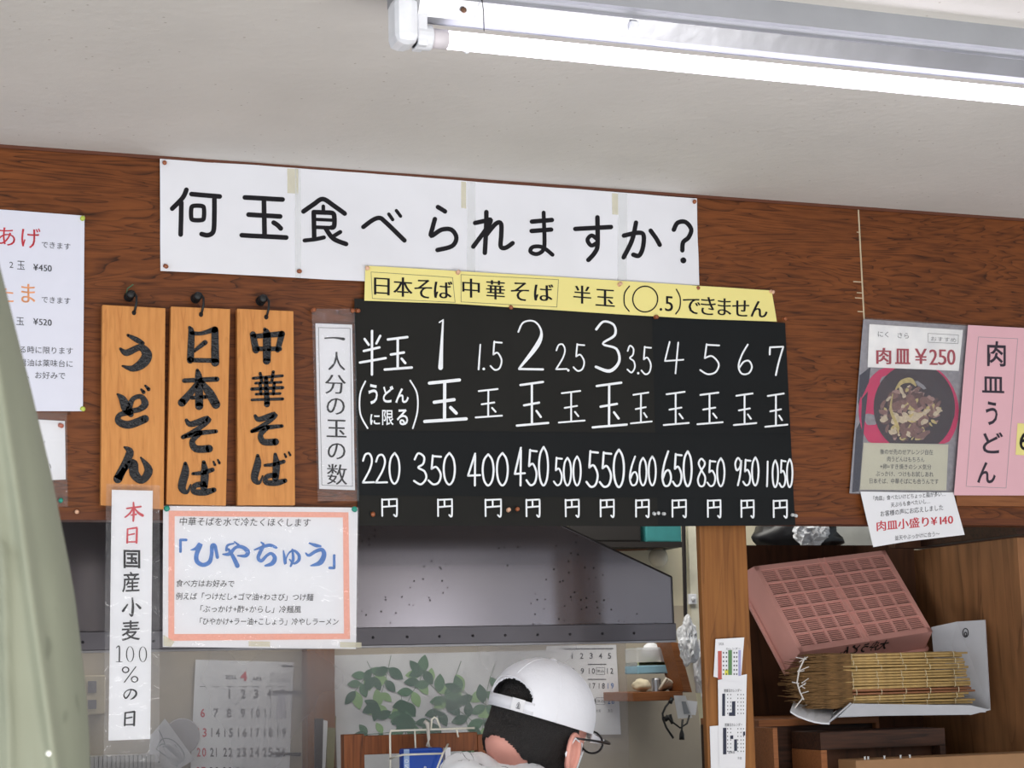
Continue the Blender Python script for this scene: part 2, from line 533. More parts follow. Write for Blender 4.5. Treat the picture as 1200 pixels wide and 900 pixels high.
# light filler in the joint and a few chips
mb = MB().box((seam - 0.0022, D + 0.0015, P(1012, 378).z), (seam + 0.0022, D + 0.012, zt))
for v, L in ((330, 9), (343, 5), (349, 7), (365, 4), (272, 5), (244, 12)):
    p = P(1009 - L, v); mb.box((p.x, D - 0.0004, p.z - 0.0008), (seam, D + 0.001, p.z + 0.0008))
mb.build('joint_filler', mat('pale filler', (205, 190, 160), 0.7), wf)
struct(MB().box((xl, D - 0.004, zt - 0.006), (xr, D, zt)).build('trim_1', mat('thin brown cove', (96, 52, 32), 0.6)))
struct(MB().box((xl, D - 0.0008, zb - 0.002), (xr, D + 0.05, zb + 0.012)).build('trim_2', wood('edge trim wood', (112, 62, 34), (88, 46, 26), (44, 22, 12), 'X', 8, (1.5, 30), 0.5, 0.12, 0.5)))
r0, r1 = P(1117, 581.5), P(1200, 594)
struct(MB().box((r0.x, D - 0.012, r1.z), (xr, D, P(1200, 581).z)).build('trim_3', RAIL))


def ceil_mat():
    m = mat('painted ceiling', (216, 212, 207), 0.85, var=0.045, vs=4, bump=0.32, bs=55)
    nt = m.node_tree; N = nt.nodes.new; L = nt.links.new; b = nt.nodes['Principled BSDF']
    src = b.inputs['Base Color'].links[0].from_socket
    tc = N('ShaderNodeTexCoord'); v = N('ShaderNodeTexVoronoi'); v.inputs['Scale'].default_value = 42
    L(tc.outputs['Object'], v.inputs['Vector'])
    n = N('ShaderNodeTexNoise'); n.inputs['Scale'].default_value = 14; L(tc.outputs['Object'], n.inputs['Vector'])
    lt = N('ShaderNodeMath'); lt.operation = 'LESS_THAN'; lt.inputs[1].default_value = 0.085; L(v.outputs['Distance'], lt.inputs[0])
    gt = N('ShaderNodeMath'); gt.operation = 'GREATER_THAN'; gt.inputs[1].default_value = 0.48; L(n.outputs['Fac'], gt.inputs[0])
    mu = N('ShaderNodeMath'); mu.operation = 'MULTIPLY'; L(lt.outputs[0], mu.inputs[0]); L(gt.outputs[0], mu.inputs[1])
    m2 = N('ShaderNodeMath'); m2.operation = 'MULTIPLY'; m2.inputs[1].default_value = 0.38; L(mu.outputs[0], m2.inputs[0])
    mx = N('ShaderNodeMix'); mx.data_type = 'RGBA'; L(m2.outputs[0], mx.inputs[0]); L(src, mx.inputs[6]); mx.inputs[7].default_value = rgb((120, 100, 80))
    L(mx.outputs[2], b.inputs['Base Color'])
    return m


struct(MB().box((-3, -2.6, CEIL), (4.6, D + 0.05, CEIL + 0.08)).build('ceiling', ceil_mat()))
struct(MB().box((-3, D + 0.05, CEIL), (4.6, 4.9, CEIL + 0.08)).build('ceiling_kitchen', mat('kitchen ceiling', (150, 145, 135), 0.8)))
struct(MB().box((-3, -2.6, -0.08), (4.6, 4.9, 0)).build('floor', mat('grey floor', (120, 112, 104), 0.6)))
YB = 4.62
struct(MB().box((-3, -2.75, 0), (4.6, -2.65, CEIL)).build('wall_rear', mat('grey beige plaster', (112, 107, 102), 0.8)))
KW = mat('cream kitchen wall', (212, 206, 184), 0.7, var=0.05, vs=4)
struct(MB().box((-3, YB, 0), (4.6, YB + 0.1, CEIL)).build('wall_back', KW))
zd = P(780, 710, YB).z
struct(MB().box((-3, YB - 0.004, 0), (4.6, YB, zd)).build('trim_7', mat('grey beige dado', (172, 162, 146), 0.6, var=.08, vs=6)))
# pillar left of the cupboard, its back board, side board and rails
pl, pr = P(822.5, 700, D + 0.012), P(878, 700, D + 0.012)
struct(MB().box((pl.x, D + 0.012, 0), (pr.x, D + 0.030, zb)).build('pillar', POSTWOOD, bevel=0.003))
YC = D + 0.45
xs_side = P(1074, 700, YC).x
ztop = P(950, 639, YC).z
zs = P(1000, 915, D + 0.2).z
struct(MB().box((P(856, 700, YC).x, YC, 0), (xs_side, YC + 0.015, ztop)).build('wall_cupboard_back', DARKWOOD))
struct(MB().box((xs_side, D + 0.05, 0), (xs_side + 0.02, YC + 0.015, P(1074, 645, YC).z)).build('wall_cupboard_side', SIDEWOOD))
q = P(1040, 628, YC)
struct(MB().box((q.x, YC - 0.03, P(1072, 643, YC).z), (xs_side + 0.3, YC + 0.02, P(1072, 600, YC).z)).build('trim_4', DARKWOOD))
struct(MB().box((xs_side + 0.0, D + 0.05, P(1190, 628, D + .1).z), (xs_side + 0.04, YC - 0.03, P(1190, 600, D + .1).z)).build('trim_5', TRAYWOOD))
struct(MB().box((pr.x, D + 0.05, zs - 0.02), (xs_side, YC, zs)).build('cupboard_shelf', DARKWOOD))
struct(MB().box((xl, D + 0.1, zs - 0.05), (pl.x, YB, zs - 0.02)).build('kitchen_counter', mat('steel counter', (140, 140, 142), 0.35, 0.8)))

# ================================================================ CEILING LIGHT
dz = 0.088
tc_ = on_z(840, 78, CEIL - dz); FY = tc_.y
xa = on_x(523, 47, 1).x
def x_at(u, v, z): return on_z(u, v, z).x
# the x where a pixel column meets the tube's axis line (y = FY, z = CEIL - dz)
def x_on_tube(u):
    lo, hi = -1.0, 3.0
    for _ in range(40):
        mid = (lo + hi) / 2; c = M.transposed() @ (Vector((mid, FY, CEIL - dz)) - CAM)
        if 600 + c.x / -c.z * F < u: lo = mid
        else: hi = mid
    return lo
x0, x1, x2 = x_on_tube(459), x_on_tube(486), x_on_tube(505)
x3 = x_on_tube(523); xe = x0 + 1.25
lamp = thing('fluorescent_light', (x0 + 0.6, FY, CEIL - 0.1), 'long white single-tube fluorescent light fixed to the ceiling', 'light')
prof = [(-.052, 0), (-.052, -.034), (-.040, -.034), (-.030, -.038), (-.013, -.062), (.013, -.062), (.030, -.038), (.052, -.034), (.052, 0)]
mb = MB(); n = len(prof)
mb.add([(x0 + 0.010, FY + a, CEIL + b) for a, b in prof] + [(xe, FY + a, CEIL + b) for a, b in prof],
       [(i, i + 1, n + i + 1, n + i) for i in range(n - 1)] + [tuple(range(n))[::-1], tuple(range(n, 2 * n))])
mb.build('housing', mat('dusty white enamel', (148, 150, 155), 0.4, var=0.06, vs=12, bump=.1), lamp)
mb = MB()
for sy in (-1, 1):
    mb.obox((x1, FY + sy * .030, CEIL - .0385), (xe - x1, 0, 0), (0, -sy * .016, -.0235), (0, 0.0, -0.0012))
    mb.box((x1, FY + sy * .0305 - .0012, CEIL - .041), (xe, FY + sy * .0305 + .0012, CEIL - .036))
mb.build('reflector', mat('scuffed reflector metal', (175, 176, 182), 0.28, 0.75, var=0.12, vs=9, bump=.15, bs=25), lamp)
WP = mat('white lamp plastic', (228, 230, 236), 0.35)
mb = MB().box((x0, FY - .027, CEIL - dz - .017), (x1, FY + .027, CEIL - .036))
mb.build('end_cap', WP, lamp, bevel=0.012)
mb = MB().box((x1, FY - .016, CEIL - dz - .016), (x1 + (x2 - x1) * .6, FY + .016, CEIL - .04))
mb.lathe((x1, FY, CEIL - dz), (1, 0, 0), [(.0175, 0), (.0175, (x2 - x1))], 20)
mb.build('socket', WP, lamp, bevel=0.002)
mb = MB().box((xe - .03, FY - .03, CEIL - dz - .019), (xe + .01, FY + .03, CEIL - .008)); mb.build('end_cap', WP, lamp, bevel=0.009)
mb = MB().lathe((x2, FY, CEIL - dz), (1, 0, 0), [(.0132, 0), (.0136, .004), (.0136, (x3 - x2)), (.0127, (x3 - x2) + .001)], 20)
tube = MB().lathe((x3, FY, CEIL - dz), (1, 0, 0), [(.0125, 0), (.0125, xe - .03 - x3)], 24).build('tube', mat('glowing tube', (244, 240, 255), 0.3, var=0, emit=7.0), lamp, smooth=True)
mb.build('tube_collar', mat('ivory collar', (214, 208, 214), 0.4), tube, smooth=True)
c = Vector((x_on_tube(556), FY - .03, CEIL - .055))
MB().tube([c + Vector((0, 0, .03)), c + Vector((0.001, -.006, 0)), c + Vector((0.002, -.004, -.028))], .0007, 5).build('wire', INK, lamp)
c = Vector((x_on_tube(735), FY - .026, CEIL - .050))
MB().box(c - Vector((.006, .006, .006)), c + Vector((.006, .006, .005))).build('latch', WP, lamp, bevel=.001)
c = Vector((x_on_tube(537), FY - .024, CEIL - .052))
MB().lathe(c, (0, -.8, -.6), [(.004, 0), (.004, .003), (.002, .005)], 8).build('screw', mat('rusty screw', (110, 80, 60), .6, .5), lamp)
c = Vector((x_on_tube(547), FY, CEIL - dz - .0125))
MB().lathe(c, (0, 0, -1), [(.003, 0), (.0035, .002), (.0015, .004)], 8).build('drip', WP, lamp)

# ================================================================ BANNER
BW = 6.2
ban = Sheet('paper_banner', 'long white paper banner with large black lettering pinned along the top of the wall', 'banner',
            [(187, 186.5), (420, 202.5), (600, 216.5), (816, 233)], [(188, 317.5), (420, 330), (600, 337), (819, 334.5)], BANP, nu=110, nv=26, amp=0.0045, seed=1)


def cs(pts, ox, oy, s, w=None): return [(ox + q[0] / s, oy + q[1] / s) + ((q[2] / s,) if len(q) > 2 else ()) for q in pts]


I = Ink()
A = lambda pts, w=28, closed=False: I.stroke(cs(pts, 180, 180, 5), w / 5, closed)
B = lambda pts, w=14.5, closed=False: I.stroke(cs(pts, 400, 170, 2.727), w / 2.727, closed)
I.mark()  # 何
A([(190, 215), (168, 262), (107, 325)]); A([(160, 290), (158, 475)]); A([(220, 240), (386, 253)])
A([(355, 262), (355, 350), (352, 440), (340, 470), (312, 480), (280, 473)])
A([(219, 325), (232, 309), (282, 309), (294, 325), (293, 378), (280, 391), (232, 391), (219, 377)], 26, True)
I.mark()  # 玉
A([(532, 260), (752, 273)]); A([(554, 360), (738, 372)]); A([(515, 480), (774, 495)]); A([(643, 268), (648, 485)]); A([(700, 408), (722, 422), (742, 442)])
I.mark()  # 食
A([(875, 342), (935, 300), (990, 267), (1052, 305), (1118, 353)]); A([(993, 310), (993, 338)], 22)
A([(936, 350), (937, 500)]); A([(936, 345), (1035, 348)]); A([(1035, 348), (1055, 360), (1056, 425), (1040, 436)]); A([(945, 388), (1045, 392)], 20); A([(940, 434), (1040, 437)], 22)
A([(880, 513), (940, 506), (995, 494)], 24); A([(1005, 440), (1050, 500), (1125, 532)]); A([(1092, 461), (1045, 490)], 24)
I.mark()  # べ
B([(70, 262), (100, 240), (122, 234), (140, 248), (200, 306)]); B([(150, 222), (162, 240)], 11); B([(174, 211), (187, 229)], 11)
I.mark()  # ら
B([(306, 200), (318, 207), (329, 214)]); B([(297, 238), (290, 265), (285, 292), (318, 272), (350, 272), (366, 297), (352, 324), (305, 337)])
I.mark()  # れ
B([(462, 215), (458, 345)]); B([(426, 250), (460, 243), (475, 241), (462, 268), (421, 325)]); B([(460, 290), (490, 254), (507, 253), (508, 290), (507, 325), (522, 330), (545, 315)])
I.mark()  # ま
B([(607, 246), (672, 240)]); B([(606, 276), (669, 271)]); B([(645, 217), (647, 300), (643, 336), (622, 350), (602, 342), (610, 327), (640, 328), (672, 352)], 13)
I.mark()  # す
B([(746, 269), (858, 264)]); B([(815, 233), (817, 318), (808, 345), (788, 368)]); B([(815, 302), (798, 290), (785, 304), (797, 322), (814, 314)], 13)
I.mark()  # か
B([(900, 291), (945, 282), (963, 290), (960, 330), (948, 355), (930, 352)]); B([(938, 250), (926, 305), (900, 360)]); B([(986, 275), (1003, 298), (1015, 320)])
I.mark()  # ?
B([(1060, 272), (1072, 250), (1098, 247), (1117, 270), (1108, 296), (1090, 312), (1087, 338)]); I.disc(400 + 1090 / 2.727, 170 + 370 / 2.727, 3.6)
ban.ink(I, INK)
for x0_, x1_, ya_, yb_, k in ((336, 349, 198, 227, 0), (345, 352, 198, 326, 1), (540, 546, 213, 244, 0), (547, 557, 213, 337, 1), (716, 723, 227, 252, 0), (723, 734, 227, 337, 1)):
    T = Ink(); n = 12
    for i in range(n):
        a = ya_ + (yb_ - ya_) * i / n; b = ya_ + (yb_ - ya_) * (i + 1) / n
        T.poly([(x0_, a), (x1_, a + .6), (x1_, b + .6), (x0_, b)])
    ban.ink(T, CLEARTAPE if k else TAPE, 'tape', 0.0004, 'clear tape over sheet joint' if k else 'yellowed tape over sheet joint')
for u, v in ((192.5, 191), (193.5, 311.5), (349.5, 318.5), (813, 237), (817, 338)): ban.pin(u, v, PINB)

# ================================================================ YELLOW STRIP
yel = Sheet('yellow_strip', 'yellow paper strip with black lettering pinned between white banner and black price board', 'sign',
            [(428, 311.5), (660, 325), (904, 340.5)], [(426.7, 352.5), (532, 356), (727, 368.5), (820, 374), (910, 377)], YELLOW, y=D - 0.011, nu=50, nv=5, amp=0.0018, seed=3)
I = Ink(); mc = 0.05
for ch, a in zip('日本そば中華そば半玉できません', [(438.3, 326, 455.8, 346), (461, 325.4, 482.5, 348), (485.6, 328, 505.4, 349.6), (508.5, 329.6, 529.4, 350), (541.9, 326.7, 561.7, 349), (570, 328.8, 591, 351),
        (598.8, 331, 619, 352.5), (625.8, 333, 647.5, 353), (671.7, 335, 692, 356), (698, 339.4, 719.6, 359), (800, 350, 819.8, 368), (821, 348.4, 837.8, 369.3), (840.7, 350, 856, 369.8), (858, 352, 877, 371), (879.4, 353, 898.5, 372)]):
    I.box(ch, *a, off=-0.004, mincho=mc)
I.mark(); I.stroke([(737, 335.6), (731.5, 344), (731.5, 357), (737, 364.8)], 1.5); I.stroke([(792, 339.4), (796.5, 349), (796, 361), (791.5, 368)], 1.5)
I.mark(); I.stroke([(755.6 + 14.5 * math.cos(t * PI / 8), 350.7 + 15 * math.sin(t * PI / 8)) for t in range(16)], 1.5, True)
I.mark(); I.disc(774, 362.8, 1.6); I.box('5', 779, 347.5, 788, 365, mincho=.05)
yel.ink(I, INK)
I = Ink(); G = 0.45
I.frame([(434.5, 319), (530, 325.5), (533, 354.5), (436, 350)], G); I.frame([(540, 322), (654, 328), (652, 360), (540, 354)], G)
yel.ink(I, GREYINK, 'ruled_border', label='thin printed border line')
for u, v, m in ((430.5, 314, PINP), (536, 320, PINP), (598.6, 360, PINB), (725, 334, PINP), (767.6, 371.5, PINB), (903, 341.5, PINP)): yel.pin(u, v, m)

# ================================================================ PRICE BOARD (nine black cards)
bt = [(415, 350), (598, 360.5), (764, 370), (920, 378.5)]; bb_ = [(419, 616), (602, 616), (771, 617), (932, 615.5)]
board = thing('price_board', P(675, 616, D - .004), 'black price board of nine black cards with white hand-painted numbers', 'menu board')
bs = []
yrow = [(None, 503), (503, 579), (578, 616)]
for r in range(3):
    for c in range(3):
        def yy(k, x, row):
            return None
        def xat(cidx, v):
            a = bt[cidx]; b = bb_[cidx]; t = (v - a[1]) / (b[1] - a[1]); return a[0] + (b[0] - a[0]) * t
        ta = (bt[c][0], bt[c][1]) if r == 0 else (xat(c, yrow[r][0]), yrow[r][0] + (1.5 * c if r == 1 else 1.2 * c))
        tb = (bt[c + 1][0], bt[c + 1][1]) if r == 0 else (xat(c + 1, yrow[r][0]), yrow[r][0] + (1.5 * c + 1 if r == 1 else 1.2 * c + 1))
        ba = (xat(c, yrow[r][1]), yrow[r][1] + 1.5 * c) if r < 2 else bb_[c]
        bb = (xat(c + 1, yrow[r][1]), yrow[r][1] + 1.5 * c + 1) if r < 2 else bb_[c + 1]
        if r < 2: ba = (ba[0], ba[1] + 1.5); bb = (bb[0], bb[1] + 1.5)
        s = Sheet('', '', '', [ta, tb], [ba, bb], BLACKP if (c < 2 and r != 1) else BLACKC, y=D - 0.0045 - 0.0013 * (2 - r) - 0.0005 * c, nu=10, nv=8, amp=0.0012, seed=5, root=board, part='card')
        bs.append(s)
front = Sheet.__new__(Sheet); front.y = D - 0.0083; front.amp = 0.0012; front.seed = 5; front.curl = None; front.root = board

DG = {
    '0': [[(50, 0), (15, 18), (2, 50), (15, 84), (50, 100), (85, 84), (98, 50), (85, 18), (52, 0)]],
    '1': [[(70, 3), (62, 50), (50, 100)]],
    '1b': [[(20, 12), (75, 2), (60, 50), (45, 97)]],
    '2': [[(5, 25), (25, 5), (60, 3), (80, 24), (60, 55), (3, 96)], [(3, 96), (97, 95)]],
    '3': [[(8, 20), (35, 1), (78, 12), (72, 34), (35, 46), (82, 58), (95, 80), (55, 99), (3, 88)]],
    '4': [[(28, 2), (4, 61)], [(4, 61), (98, 57)], [(72, 4), (58, 99)]],
    '4b': [[(60, 2), (4, 70)], [(4, 70), (97, 68)], [(60, 8), (57, 100)]],
    '5': [[(35, 4), (26, 48)], [(26, 48), (62, 42), (95, 66), (80, 92), (40, 99), (3, 86)], [(35, 6), (97, 8)]],
    '6': [[(66, 0), (25, 35), (3, 72), (25, 97), (72, 96), (95, 75), (75, 55), (38, 58), (8, 78)]],
    '7': [[(4, 30), (6, 6)], [(6, 6), (95, 4)], [(95, 4), (65, 55), (45, 99)]],
    '8': [[(85, 14), (45, 2), (14, 18), (45, 42), (88, 68), (72, 96), (25, 98), (4, 76), (40, 46), (80, 26), (85, 14)]],
    '9': [[(85, 16), (45, 2), (10, 22), (30, 46), (72, 34), (88, 10), (74, 60), (45, 99)]],
    '玉': [[(13, 10), (82, 3)], [(24, 54), (70, 48)], [(48, 8), (48, 93)], [(2, 98), (98, 92)], [(62, 66), (75, 79)]],
    '円': [[(3, 5), (4, 98)], [(3, 8), (94, 4)], [(94, 4), (93, 96), (76, 92)], [(6, 48), (92, 42)], [(45, 8), (46, 45)]],
    '半': [[(19, 20), (34, 33)], [(76, 13), (62, 30)], [(16, 47), (73, 39)], [(2, 73), (96, 63)], [(46, 2), (46, 100)]],
}


def hand(ink, key, x0, y0, x1, y1, w):
    ink.mark()
    for st in DG[key]:
        ink.stroke([(x0 + a / 100 * (x1 - x0), y0 + b / 100 * (y1 - y0)) for a, b in st], w, sub=6)


I = Ink(); w_ = 2.3
hand(I, '半', 421, 387, 453, 439, 2.8); hand(I, '玉', 450, 394, 483, 434, 2.9)
I.mark(); I.stroke([(518.8, 375.5, 2), (517.5, 400, 3.2), (516, 431, 5.5)]); I.stroke([(514.5, 378), (519, 375)], 1.6)
I.mark(); I.stroke([(562.5, 404, 1.8), (560.5, 433, 2.2)]); I.disc(566.5, 432.5, 1.6); hand(I, '5', 574, 399, 588, 434, 2)
I.mark(); I.stroke([(607, 389, 2.2), (613, 378, 2), (626, 377, 2), (634, 389, 2.6), (629, 405, 5.5), (608, 432, 2.4)]); I.stroke([(608, 432.5), (636, 433)], 2.6)
hand(I, '2', 651, 403, 664.5, 434, 1.9); I.disc(665.8, 434, 1.5); hand(I, '5', 671.5, 402, 685, 435, 1.9)
I.mark(); I.stroke([(698.5, 386, 3), (707, 377, 2.6), (719, 381, 2.6), (720, 393, 3), (706, 403, 2.4), (722, 409, 2.8), (725, 424, 3.2), (714, 435, 4), (698, 430, 3)])
hand(I, '3', 734.5, 405, 744, 437, 1.9); I.disc(747.5, 437.5, 1.5); hand(I, '5', 751, 405, 763, 439, 1.9)
hand(I, '4', 778, 400, 801, 438, 1.9); hand(I, '5', 819.5, 402, 843, 439, 2); hand(I, '6', 864.5, 404, 881.5, 439, 2); hand(I, '7', 901, 405, 918.5, 440, 2.1)
for x0_, x1_, y0_, y1_, w in ((496.5, 547, 444, 495, 3.8), (556.5, 588.5, 455, 490, 2.1), (604.5, 643, 446, 500, 2.6), (654, 685.5, 457, 496, 2.0), (693.5, 735, 447, 502, 2.7), (738.5, 764, 459, 497, 2), (777, 807.5, 458, 499, 2.1), (816.5, 847, 459, 498, 2.1), (859, 886.5, 460, 499, 2.1), (896, 923, 460, 501, 2.1)):
    hand(I, '玉', x0_, y0_, x1_, y1_, w)
I.mark(); I.stroke([(428, 447), (421.8, 462), (422, 485), (430.5, 502)], 1.9); I.mark(); I.stroke([(480.5, 446), (488.5, 461), (489, 482), (483.5, 502)], 1.9)
for ch, a in zip('うどんに限る', [(431.5, 450, 442.5, 474), (448.5, 452, 461, 472), (463, 455, 479, 472.5), (433.5, 485.5, 445, 498), (447.5, 480.5, 461, 498.5), (464.5, 479.5, 478, 498.5)]):
    I.box(ch, *a, off=0.022 if ch != '限' else 0.012, slope=0.02)


def price(txt, x0, x1, y0, y1, w, g=0.10, hs=None):
    n = len(txt); cw = (x1 - x0) / (n + g * (n - 1))
    for i, ch in enumerate(txt):
        a = x0 + i * cw * (1 + g); dy = 0
        k = {'4': '4b'}.get(ch, ch)
        if k == '1': hand(I, '1', a + cw * .1, y0 + 2, a + cw * .6, y1 - 1, w); continue
        hand(I, k, a + (cw * .06 if ch == '0' else 0), y0 + (1.5 if i == 1 else 0), a + cw * (.94 if ch == '0' else 1), y1, w)


for t, a, b, c, d, w in (('220', 424.5, 469, 531, 567, 2.3), ('350', 484.5, 534, 531, 568, 2.4), ('400', 547.5, 596, 531, 569, 2.4), ('450', 602.5, 643, 524, 569, 2.4), ('500', 648.5, 681, 535, 569, 2.2), ('550', 686.5, 732, 527, 571, 2.5),
                         ('600', 737.5, 769, 535, 569, 2.2), ('650', 775.5, 811, 529, 570, 2.4), ('850', 817, 849.5, 537, 570, 2.2), ('950', 860.5, 889.5, 536, 569, 2.2), ('1050', 896, 929, 538, 571, 2.1)):
    price(t, a, b, c, d, w)
for x0_, x1_ in ((447, 466), (512.5, 530.5), (568, 588), (616, 633), (662, 679), (703, 720), (744.5, 761), (787, 804.5), (828.5, 845), (868, 884), (906, 923)):
    k = (x0_ - 447) / 480 * 1.6; hand(I, '円', x0_, 584 + k, x1_, 605 + k, 2.0)
front.ink(I, CHALK, 'lettering', 0.0004)
for u, v, m in ((417.6, 364, PINB), (437, 602, PINB), (595.5, 598, PINP), (606, 596.7, PINB), (918, 373.5, PINB)): front.pin(u, v, m)
for u, v in ((766, 601.5), (771.5, 601), (777, 602), (928.5, 603.5), (932, 604)): front.pin(u, v, PINC, 0.0035, .006, label='clear push pin')

# ================================================================ VERTICAL STRIP IN FILM
def film(sheet, tl, tr, br, bl, lift=0.003, m=None, name='film'):
    nu, nv = 8, 14; vs = []; fs = []
    for j in range(nv + 1):
        for i in range(nu + 1):
            s_, t = i / nu, j / nv
            u = (tl[0] * (1 - s_) + tr[0] * s_) * (1 - t) + (bl[0] * (1 - s_) + br[0] * s_) * t
            v = (tl[1] * (1 - s_) + tr[1] * s_) * (1 - t) + (bl[1] * (1 - s_) + br[1] * s_) * t
            p = sheet.map(u, v, lift); p.y -= 0.0012 * (noise.noise(Vector((u * .05, v * .05, 3))) + 1.0); vs.append(p)
    for j in range(nv):
        for i in range(nu):
            k = j * (nu + 1) + i; fs.append((k, k + nu + 1, k + nu + 2, k + 1))
    o = obj(name, vs, fs, m or FILM, sheet.root, smooth=True); o['label'] = 'clear plastic film'; return o


s1 = Sheet('vertical_sign', 'narrow white vertical sign in clear film between wooden plaques and black price board', 'sign',
           [(369.4, 379), (412.5, 380.6)], [(374, 573), (416, 574.4)], PAPER, nu=6, nv=16, seed=8, y=D - 0.007)
I = Ink()
for ch, a in zip('人分のの数', [(384.7, 412.5, 404, 434), (381, 439.4, 404.7, 461.7), (382.8, 466.7, 403.6, 486), (384, 519.4, 404.4, 538.3), (383.3, 544, 406.4, 568)]): I.box(ch, *a, off=-0.006, mincho=.035, slope=.03)
I.box('玉', 382.8, 492, 405.6, 512.5, mincho=.03, slope=.03); I.mark(); I.stroke([(380.5, 396.5, 1.6), (392, 396, 1.8), (402.5, 397.5, 3.4)])
s1.ink(I, INK)
s1.ink(Ink().frame([(373, 384), (410, 385), (413, 570), (377, 568.5)], .5), GREYINK, 'ruled_border')
film(s1, (364.4, 362.5), (415, 362.5), (420, 587.5), (371.7, 587.5))
s1.pin(366, 364, PINB); s1.pin(413, 364.5, PINB)

# ================================================================ WOODEN PLAQUES
BR = {
    'う': [[(130, 208, 8), (165, 226, 16), (190, 240, 12)], [(100, 262, 8), (125, 278, 20), (180, 256, 20), (207, 285, 32), (190, 318, 32), (150, 340, 20), (108, 330, 5)]],
    'ど': [[(90, 438, 6), (112, 458, 24), (130, 495, 32), (150, 520, 18)], [(140, 500, 20), (158, 458, 16), (195, 448, 16), (212, 478, 24), (185, 500, 18), (145, 506, 16)],
          [(148, 510, 20), (100, 522, 16), (95, 548, 22), (140, 562, 26), (212, 538, 26)], [(195, 418, 6), (206, 430, 12)], [(213, 403, 6), (228, 418, 12)]],
    'ん': [[(120, 645, 5), (142, 665, 24), (125, 712, 24), (95, 776, 28)], [(102, 765, 18), (132, 722, 18), (156, 712, 26), (160, 755, 30), (190, 782, 22), (216, 740, 26), (185, 688, 5)]],
    '日': [[(103, 175, 10), (110, 200, 20), (106, 312, 22)], [(110, 198, 12), (150, 200, 12), (205, 182, 18)], [(205, 185, 22), (206, 322, 26)], [(120, 275, 10), (165, 238, 16)], [(105, 312, 14), (202, 314, 14)]],
    '本': [[(80, 388, 14), (218, 382, 16)], [(135, 345, 10), (141, 380, 24), (143, 492, 26)], [(137, 395, 14), (105, 440, 22), (70, 478, 26)], [(155, 395, 14), (188, 440, 28), (214, 486, 28)], [(112, 458, 12), (172, 455, 12)]],
    'そ': [[(90, 540, 10), (110, 556, 18), (180, 535, 20), (160, 560, 16), (110, 590, 14), (75, 606, 12)], [(75, 608, 10), (135, 592, 16), (214, 584, 12)], [(148, 590, 16), (115, 622, 18), (130, 652, 22), (185, 652, 24)]],
    'ば': [[(88, 698, 12), (88, 735, 26), (74, 800, 26), (95, 822, 12), (110, 790, 5)], [(120, 742, 10), (160, 738, 14), (202, 725, 14)], [(165, 692, 12), (170, 740, 26), (166, 800, 24)],
          [(165, 786, 18), (128, 794, 18), (125, 820, 18), (170, 822, 22), (208, 812, 16)], [(206, 690, 6), (212, 704, 8)], [(224, 682, 6), (231, 696, 8)]],
    '中': [[(82, 205, 18), (95, 268, 22)], [(88, 214, 14), (198, 204, 18)], [(198, 204, 20), (182, 268, 16)], [(95, 264, 14), (190, 264, 14)], [(130, 185, 10), (138, 210, 24), (138, 312, 24)]],
    '華': [[(85, 376, 11), (205, 366, 11)], [(95, 396, 10), (200, 392, 10)], [(80, 420, 13), (206, 414, 13)], [(97, 441, 10), (196, 438, 10)], [(80, 464, 10), (206, 460, 12)],
          [(114, 356, 12), (120, 388, 12)], [(168, 350, 12), (162, 386, 12)], [(138, 376, 16), (142, 482, 24)], [(114, 395, 12), (117, 440, 12)], [(172, 395, 12), (168, 440, 12)]],
    'ひ': [[(325, 548, 12), (385, 530, 45), (432, 482, 58), (390, 600, 54), (395, 680, 56), (460, 722, 50), (535, 690, 52), (560, 600, 46), (565, 500, 48), (595, 500, 48), (612, 560, 40), (625, 632, 42)]],
    'や': [[(705, 590, 18), (780, 585, 48), (850, 510, 38), (925, 502, 46), (990, 555, 58), (968, 608, 46), (875, 608, 18)], [(745, 540, 34), (760, 482, 30), (830, 462, 20)], [(838, 440, 18), (885, 478, 30)], [(770, 530, 30), (825, 625, 50), (872, 728, 58)]],
    'ち': [[(55, 455, 18), (85, 490, 38), (45, 570, 48), (20, 640, 44), (60, 675, 44), (125, 612, 38), (180, 588, 40), (222, 640, 54), (190, 705, 56), (105, 732, 24)], [(-25, 545, 18), (60, 515, 36), (160, 490, 42), (238, 518, 34)]],
    'ゅ': [[(318, 545, 16), (330, 630, 36), (340, 705, 38), (350, 640, 18), (385, 568, 22), (440, 545, 30), (492, 600, 40), (490, 665, 40), (435, 705, 28), (388, 655, 18)], [(418, 530, 24), (428, 650, 38), (400, 738, 26)]],
    'う2': [[(618, 460, 18), (690, 488, 44), (745, 498, 28)], [(578, 580, 18), (615, 608, 38), (690, 560, 42), (760, 540, 48), (786, 600, 58), (742, 695, 64), (635, 732, 16)]],
}
PAINT = mat('glossy black paint', (20, 21, 26), 0.22, var=0.2, vs=60, bump=1.0, bs=260)
ROPE = mat('black cord', (18, 20, 22), 0.5)


